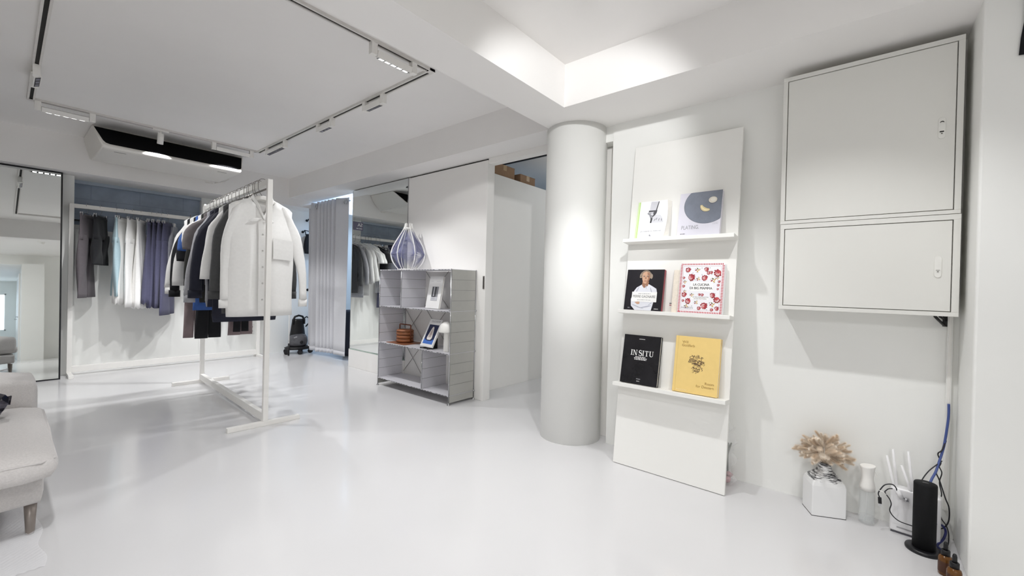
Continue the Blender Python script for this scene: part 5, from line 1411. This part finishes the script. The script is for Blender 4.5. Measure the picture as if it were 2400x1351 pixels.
# ------------------------------------------------------------------ right corner: vase, spray bottle, router, speaker, cables, dropper bottles
vs = thing('vase', "white house-shaped ceramic vase with black crackle marks, on the floor by the wall", 'vase', (2.4105, 0.1175, 0.0), (0, 0, R(25)))
def crackle():
    m = bpy.data.materials.new('white_crackle_glaze'); m.use_nodes = True; nt = m.node_tree; b = nt.nodes['Principled BSDF']
    tc = nt.nodes.new('ShaderNodeTexCoord'); mp_ = nt.nodes.new('ShaderNodeMapping'); mp_.inputs['Scale'].default_value = (16, 16, 70)
    nz = nt.nodes.new('ShaderNodeTexNoise'); nz.inputs['Scale'].default_value = 1.4; nz.inputs['Detail'].default_value = 8; nz.inputs['Roughness'].default_value = 0.7
    nt.links.new(tc.outputs['Object'], mp_.inputs[0]); nt.links.new(mp_.outputs[0], nz.inputs[0])
    sp = nt.nodes.new('ShaderNodeSeparateXYZ'); nt.links.new(tc.outputs['Object'], sp.inputs[0])
    mr_ = nt.nodes.new('ShaderNodeMapRange'); mr_.inputs[1].default_value = 0.105; mr_.inputs[2].default_value = 0.165
    nt.links.new(sp.outputs[2], mr_.inputs[0])
    ml_ = nt.nodes.new('ShaderNodeMath'); ml_.operation = 'MULTIPLY'; nt.links.new(nz.outputs['Fac'], ml_.inputs[0]); nt.links.new(mr_.outputs[0], ml_.inputs[1])
    rp = nt.nodes.new('ShaderNodeValToRGB'); rp.color_ramp.elements[0].position = 0.44; rp.color_ramp.elements[1].position = 0.54
    rp.color_ramp.elements[0].color = (*hx('EDEDED'), 1); rp.color_ramp.elements[1].color = (*hx('3A3A3E'), 1)
    nt.links.new(ml_.outputs[0], rp.inputs[0]); nt.links.new(rp.outputs[0], b.inputs['Base Color']); b.inputs['Roughness'].default_value = 0.35
    return m
M_VASE = crackle()
def rrect(hx_, hy_, r_, z, n=5):
    pts = []
    for cx, cy, a0 in ((hx_ - r_, hy_ - r_, 0), (-hx_ + r_, hy_ - r_, 90), (-hx_ + r_, -hy_ + r_, 180), (hx_ - r_, -hy_ + r_, 270)):
        for i in range(n): pts.append((cx + r_ * math.cos(R(a0 + 90 * i / (n - 1))), cy + r_ * math.sin(R(a0 + 90 * i / (n - 1))), z))
    return pts
# local x runs into the wall, local y along the front face
q = MB()
q.loft([rrect(0.052, 0.066, 0.003, 0.001), rrect(0.052, 0.066, 0.003, 0.135), rrect(0.049, 0.063, 0.008, 0.150), rrect(0.041, 0.052, 0.016, 0.168), rrect(0.034, 0.040, 0.026, 0.183), rrect(0.029, 0.030, 0.028, 0.196)], M_VASE, smooth=False)
q.build('body', vs)
q = MB(); q.lathe([(0.028, 0.192), (0.026, 0.205), (0.027, 0.222), (0.030, 0.230), (0.026, 0.231), (0.022, 0.215)], M_VASE, 28, caps=False); q.build('neck', vs)
q = MB(); q.box((-0.0525, -0.0665, 0.0), (0.0525, 0.0665, 0.0025), M_DARK); q.build('base_rim', vs)
gb = thing('dried_grass_bouquet', 'fluffy bunch of beige dried grass plumes in the white vase', 'dried flowers', (2.4105, 0.1175, 0.175))
M_PL1, M_PL2 = mat('beige_plume', 'EBDCC8', 0.95, var=0.1, scale=40, sheen=0.3), mat('pale_beige_plume', 'F2E8DA', 0.95, var=0.08, scale=40, sheen=0.3)
def plume_mesh(seed, m, L=0.056, rad=0.016):
    rnd = random.Random(seed); q = MB()
    bend = rnd.uniform(0.006, 0.018)
    def C(t): return Vector((bend * t * t, 0, L * t))
    q.tube([C(i / 6) for i in range(7)], [0.001, 0.002, 0.0026, 0.0026, 0.002, 0.0012, 0.0004], m, 7)
    for i in range(1300):
        t = rnd.random(); a = rnd.uniform(0, 2 * PI)
        env = math.sin(PI * (0.08 + 0.88 * t)) ** 0.6
        l = rad * rnd.uniform(0.5, 1.2) * (0.30 + env) * (2.2 if rnd.random() < 0.03 else 1)
        d = Vector((math.cos(a), math.sin(a), rnd.uniform(0.35, 1.5))).normalized(); p = C(t)
        s_ = Vector((-math.sin(a), math.cos(a), 0)) * 0.00035
        q.poly([p - s_, p + s_, p + d * l], m)
    return q
protos = [plume_mesh(i, (M_PL1, M_PL2)[i % 2]).build('plume', gb, recalc=False) for i in range(4)]
stem0 = []
rnd = random.Random(21); npl = 99; k_ = 0
def place_plume(o, i):
    ga = i * 2.39996; t = (i + 0.5) / npl
    pol = 1.95 * t ** 0.6
    d = Vector((math.sin(pol) * math.cos(ga), math.sin(pol) * math.sin(ga), math.cos(pol)))
    rr = 0.024 + 0.034 * rnd.random()
    p = Vector((0, 0, 0.092)) + Vector((d.x * rr * 1.05, d.y * rr * 1.25, d.z * rr * 0.95))
    dd = (d * Vector((1, 1.2, 0.9)) + Vector((rnd.uniform(-.35, .35), rnd.uniform(-.35, .35), rnd.uniform(-.3, .2)))).normalized()
    if p.x > 0.035: p.x = 0.035
    if dd.x > 0.35: dd.x = 0.35
    o.location = p; o.rotation_euler = dd.to_track_quat('Z', 'Y').to_euler(); s_ = rnd.uniform(0.72, 1.0); o.scale = (s_, s_, s_)
    return p
heads = []
for i in range(npl):
    o = protos[i] if i < 4 else protos[i % 4].copy()
    if i >= 4: COL.objects.link(o); o.parent = gb
    heads.append(place_plume(o, i))
q = MB()
for p in heads[::2]: q.tube([(p.x * 0.1, p.y * 0.1, -0.10), (p.x * 0.15, p.y * 0.15, 0.055), p], 0.0012, M_PL1, 4, caps=False)
q.build('stems', gb)

sp = thing('spray_bottle', 'clear spray bottle with a white flared head, between the vase and the white router', 'spray bottle', (2.425, -0.033, 0))
M_PET = mat('clear_plastic', 'EDF0F0', 0.05, var=0.0, alpha=0.17)
q = MB(); q.lathe([(0.022, 0.001), (0.028, 0.004), (0.0285, 0.02), (0.0275, 0.11), (0.0265, 0.148), (0.0253, 0.148), (0.0263, 0.11), (0.0272, 0.02), (0.026, 0.006), (0.001, 0.005)], M_PET, 32, caps=False); q.build('bottle', sp)
q = MB(); q.lathe([(0.001, 0.0065), (0.0255, 0.0075), (0.0268, 0.02), (0.0266, 0.034), (0.001, 0.034)], mat('water', 'DDE2E2', 0.02, var=0.0, alpha=0.12), 32, caps=False); q.build('water_fill', sp)
q = MB(); rings = []
for z, rx, ry in ((0.146, 0.0275, 0.0275), (0.165, 0.0275, 0.027), (0.190, 0.0215, 0.022), (0.205, 0.0200, 0.021), (0.225, 0.0215, 0.0225), (0.245, 0.0265, 0.026), (0.252, 0.0275, 0.0265)):
    rings.append([(rx * math.cos(2 * PI * k / 32), ry * math.sin(2 * PI * k / 32), z - (0.10 * ry * math.sin(2 * PI * k / 32) if z > 0.23 else 0)) for k in range(32)])
q.loft(rings, M_WHITE); q.build('head', sp)
q = MB(); q.loft([[(-0.006, -0.022, 0.235), (0.006, -0.022, 0.235), (0.006, -0.022, 0.222), (-0.006, -0.022, 0.222)], [(-0.005, -0.032, 0.214), (0.005, -0.032, 0.214), (0.005, -0.030, 0.205), (-0.005, -0.030, 0.205)]], M_WHITE, smooth=False); q.build('trigger', sp)
q = MB(); q.tube([(0, 0.004, 0.012), (0, 0, 0.15)], 0.002, mat('dip_tube', 'E8E8E8', 0.3), 6); q.build('dip_tube', sp)

M_RT = mat('white_router_plastic', 'E6E5E6', 0.3, var=0.005)
rt = thing('router', 'white router with four aerials standing upright by the wall behind the black cylinder', 'router', (2.435, -0.178, 0), (0, 0, R(-7)))
q = MB(); q.box((-0.026, -0.085, 0.004), (0.026, 0.068, 0.188), M_RT); q.build('case', rt, bevel=0.008, segs=3)
q = MB(); q.box((-0.0265, -0.02, 0.022), (-0.0255, 0.045, 0.028), mat('router_grey', 'A9A8AA', 0.4)); q.build('status_strip', rt)
bx('foot', (-0.027, -0.08, 0), (0.027, 0.064, 0.0045), mat('router_dark', '55545A', 0.5), rt)
for (ya, za), (yb, zb), xo in (((0.052, 0.165), (0.083, 0.312), -0.018), ((0.050, 0.175), (0.066, 0.336), 0.012), ((0.004, 0.185), (0.036, 0.285), -0.018), ((0.0, 0.175), (0.018, 0.341), 0.012)):
    q = MB(); q.tube([(xo, ya, za), (xo, ya + (yb - ya) * .08, za + (zb - za) * .08), (xo, yb, zb)], [0.006, 0.0058, 0.0046], M_RT, 12, flat=0.85); q.build('aerial', rt)
q = MB(); q.tube([(-0.034, 0.045, 0.182), (-0.034, 0.030, 0.150)], 0.008, M_RT, 12); q.tube([(-0.034, 0.024, 0.150), (-0.034, 0.010, 0.152)], 0.007, mat('router_metal', 'B5B5B8', 0.25, 0.8), 12); q.build('aerial_joint', rt)

spk = thing('cylinder_speaker', 'black upright cylinder with a round foot plate, in the corner in front of the router', 'speaker', (2.318, -0.205, 0))
q = MB(); q.lathe([(0.055, 0.0), (0.056, 0.006), (0.054, 0.012), (0.044, 0.014), (0.034, 0.014)], M_BLACKSAT, 48); q.build('foot_plate', spk)
q = MB(); q.lathe([(0.0345, 0.013), (0.0345, 0.262), (0.033, 0.266), (0.001, 0.266)], mat('black_mesh_fabric', '0F0F11', 0.7, var=0.15, scale=400, spec=0.3), 48); q.build('body', spk)
q = MB(); q.lathe([(0.009, 0.2662), (0.009, 0.2668), (0.001, 0.2668)], M_BLACKSAT, 24); q.build('button', spk)

def cable(name, pts, r_, m, label, cat='cable', **k):
    q = MB(); q.tube(cat_pts(pts), r_, m, 8)
    o = q.build(name); tag(o, label, cat, 'cables in the right corner'); return o
def cat_pts(pts): return cat(pts, 6)
M_CB, M_CK = mat('blue_cable_sheath', '43548F', 0.45), mat('black_cable_sheath', '26252A', 0.45)
cable('cable', [(2.474, -0.2795, 0.56), (2.470, -0.279, 0.50), (2.455, -0.269, 0.405), (2.445, -0.262, 0.367), (2.435, -0.253, 0.329), (2.41, -0.241, 0.29), (2.385, -0.227, 0.262), (2.370, -0.219, 0.225), (2.366, -0.216, 0.10), (2.380, -0.222, 0.004)], 0.0042, M_CB, 'blue network cable dropping from the corner duct to behind the black cylinder')
cable('cable', [(2.478, -0.2795, 0.55), (2.466, -0.276, 0.44), (2.442, -0.262, 0.379), (2.44, -0.249, 0.357), (2.44, -0.258, 0.323), (2.44, -0.245, 0.284), (2.44, -0.256, 0.25), (2.44, -0.273, 0.187), (2.44, -0.285, 0.148), (2.44, -0.285, 0.096), (2.43, -0.27, 0.067), (2.42, -0.25, 0.060), (2.405, -0.23, 0.06)], 0.0024, M_CK, 'black cable twisting round the blue one and bulging towards the pillar')
cable('cable', [(2.470, -0.275, 0.41), (2.46, -0.264, 0.361), (2.452, -0.254, 0.311), (2.452, -0.263, 0.28), (2.452, -0.257, 0.239), (2.45, -0.264, 0.192), (2.44, -0.255, 0.170), (2.41, -0.243, 0.155), (2.375, -0.232, 0.14)], 0.0020, M_CK, 'thin black cable forming a narrow loop right of the black cylinder')
cable('cable', [(2.446, -0.262, 0.330), (2.42, -0.241, 0.313), (2.405, -0.222, 0.292), (2.395, -0.206, 0.264), (2.385, -0.197, 0.24), (2.38, -0.195, 0.20)], 0.0020, M_CK, 'thin black cable branching to the left above the black cylinder')
cable('cable', [(2.38, -0.236, 0.16), (2.42, -0.253, 0.136), (2.42, -0.263, 0.104), (2.425, -0.276, 0.082), (2.425, -0.284, 0.053), (2.42, -0.284, 0.017), (2.41, -0.28, 0.004)], 0.0020, M_CK, 'thin black cable running down to the floor beside the pillar')
cable('cable', [(2.38, -0.238, 0.09), (2.42, -0.253, 0.082), (2.425, -0.269, 0.074), (2.425, -0.276, 0.054), (2.415, -0.268, 0.026), (2.39, -0.250, 0.006), (2.36, -0.262, 0.005)], 0.0042, mat('navy_cable_sheath', '2C3068', 0.4), 'dark blue cable curling on the floor right of the black cylinder')
cable('usb_cable', [(2.36, -0.0725, 0.150), (2.36, -0.068, 0.164), (2.36, -0.074, 0.183), (2.365, -0.089, 0.206), (2.375, -0.112, 0.211), (2.385, -0.124, 0.196), (2.39, -0.126, 0.186)], 0.0022, M_CK, 'black USB cable arching over the left corner of the router')
up = thing('usb_plug', 'black USB plug with a metal tip at the end of the arching cable', 'plug', (2.36, -0.0725, 0.150), (R(-4), 0, 0))
q = MB(); q.box((-0.004, -0.006, -0.026), (0.004, 0.006, 0.0), M_BLACK); q.build('grip', up, bevel=0.0015)
q = MB(); q.box((-0.002, -0.0045, -0.036), (0.002, 0.0045, -0.0262), M_CHROME); q.build('tip', up)
cable('cable', [(2.385, -0.112, 0.190), (2.372, -0.100, 0.190), (2.362, -0.092, 0.184), (2.36, -0.089, 0.175), (2.36, -0.104, 0.152), (2.36, -0.109, 0.133), (2.36, -0.105, 0.107), (2.36, -0.116, 0.086), (2.36, -0.137, 0.072), (2.36, -0.172, 0.068), (2.365, -0.195, 0.066)], 0.0020, M_CK, 'thin black cable hanging in a long curve over the front of the router')
q = MB(); q.tube([(2.357, -0.070, 0.180), (2.357, -0.083, 0.176), (2.358, -0.094, 0.168)], 0.0016, M_WHITE, 6); tag(q.build('cable_tie'), 'white twist tie holding the two cables at the left of the router', 'cable tie')

M_AMB = mat('amber_glass', '70481F', 0.07, trans=0.25, var=0.08, ior=1.4); M_LIQ = mat('dark_oil', '3A1D0A', 0.2)
def dropper(loc, label, h=0.075):
    t = thing('dropper_bottle', label, 'bottle', loc, (0, 0, 0), 'amber dropper bottles')
    q = MB(); q.lathe([(0.017, 0.0), (0.0195, 0.003), (0.0195, h * 0.78), (0.017, h * 0.88), (0.010, h * 0.95), (0.0095, h)], M_AMB, 28); q.build('bottle', t)
    q = MB(); q.lathe([(0.0198, h * 0.15), (0.0198, h * 0.66)], mat('brown_label', '4A2A18', 0.4, var=0.15), 28, caps=False); q.build('label_band', t)
    q = MB(); q.lathe([(0.0125, h - 0.006), (0.0125, h + 0.012), (0.011, h + 0.014)], M_BLACK, 24); q.build('cap', t)
    q = MB(); q.lathe([(0.0062, h + 0.013), (0.0066, h + 0.022), (0.0064, h + 0.034), (0.0045, h + 0.041), (0.001, h + 0.043)], M_BLACK, 18); q.build('rubber_bulb', t)
    return t
dropper((2.175, -0.249, 0), 'amber dropper bottle with a black bulb, nearer the black cylinder at the pillar foot')
dropper((2.095, -0.262, 0), 'amber dropper bottle with a black bulb, nearest the lower frame edge at the pillar foot')
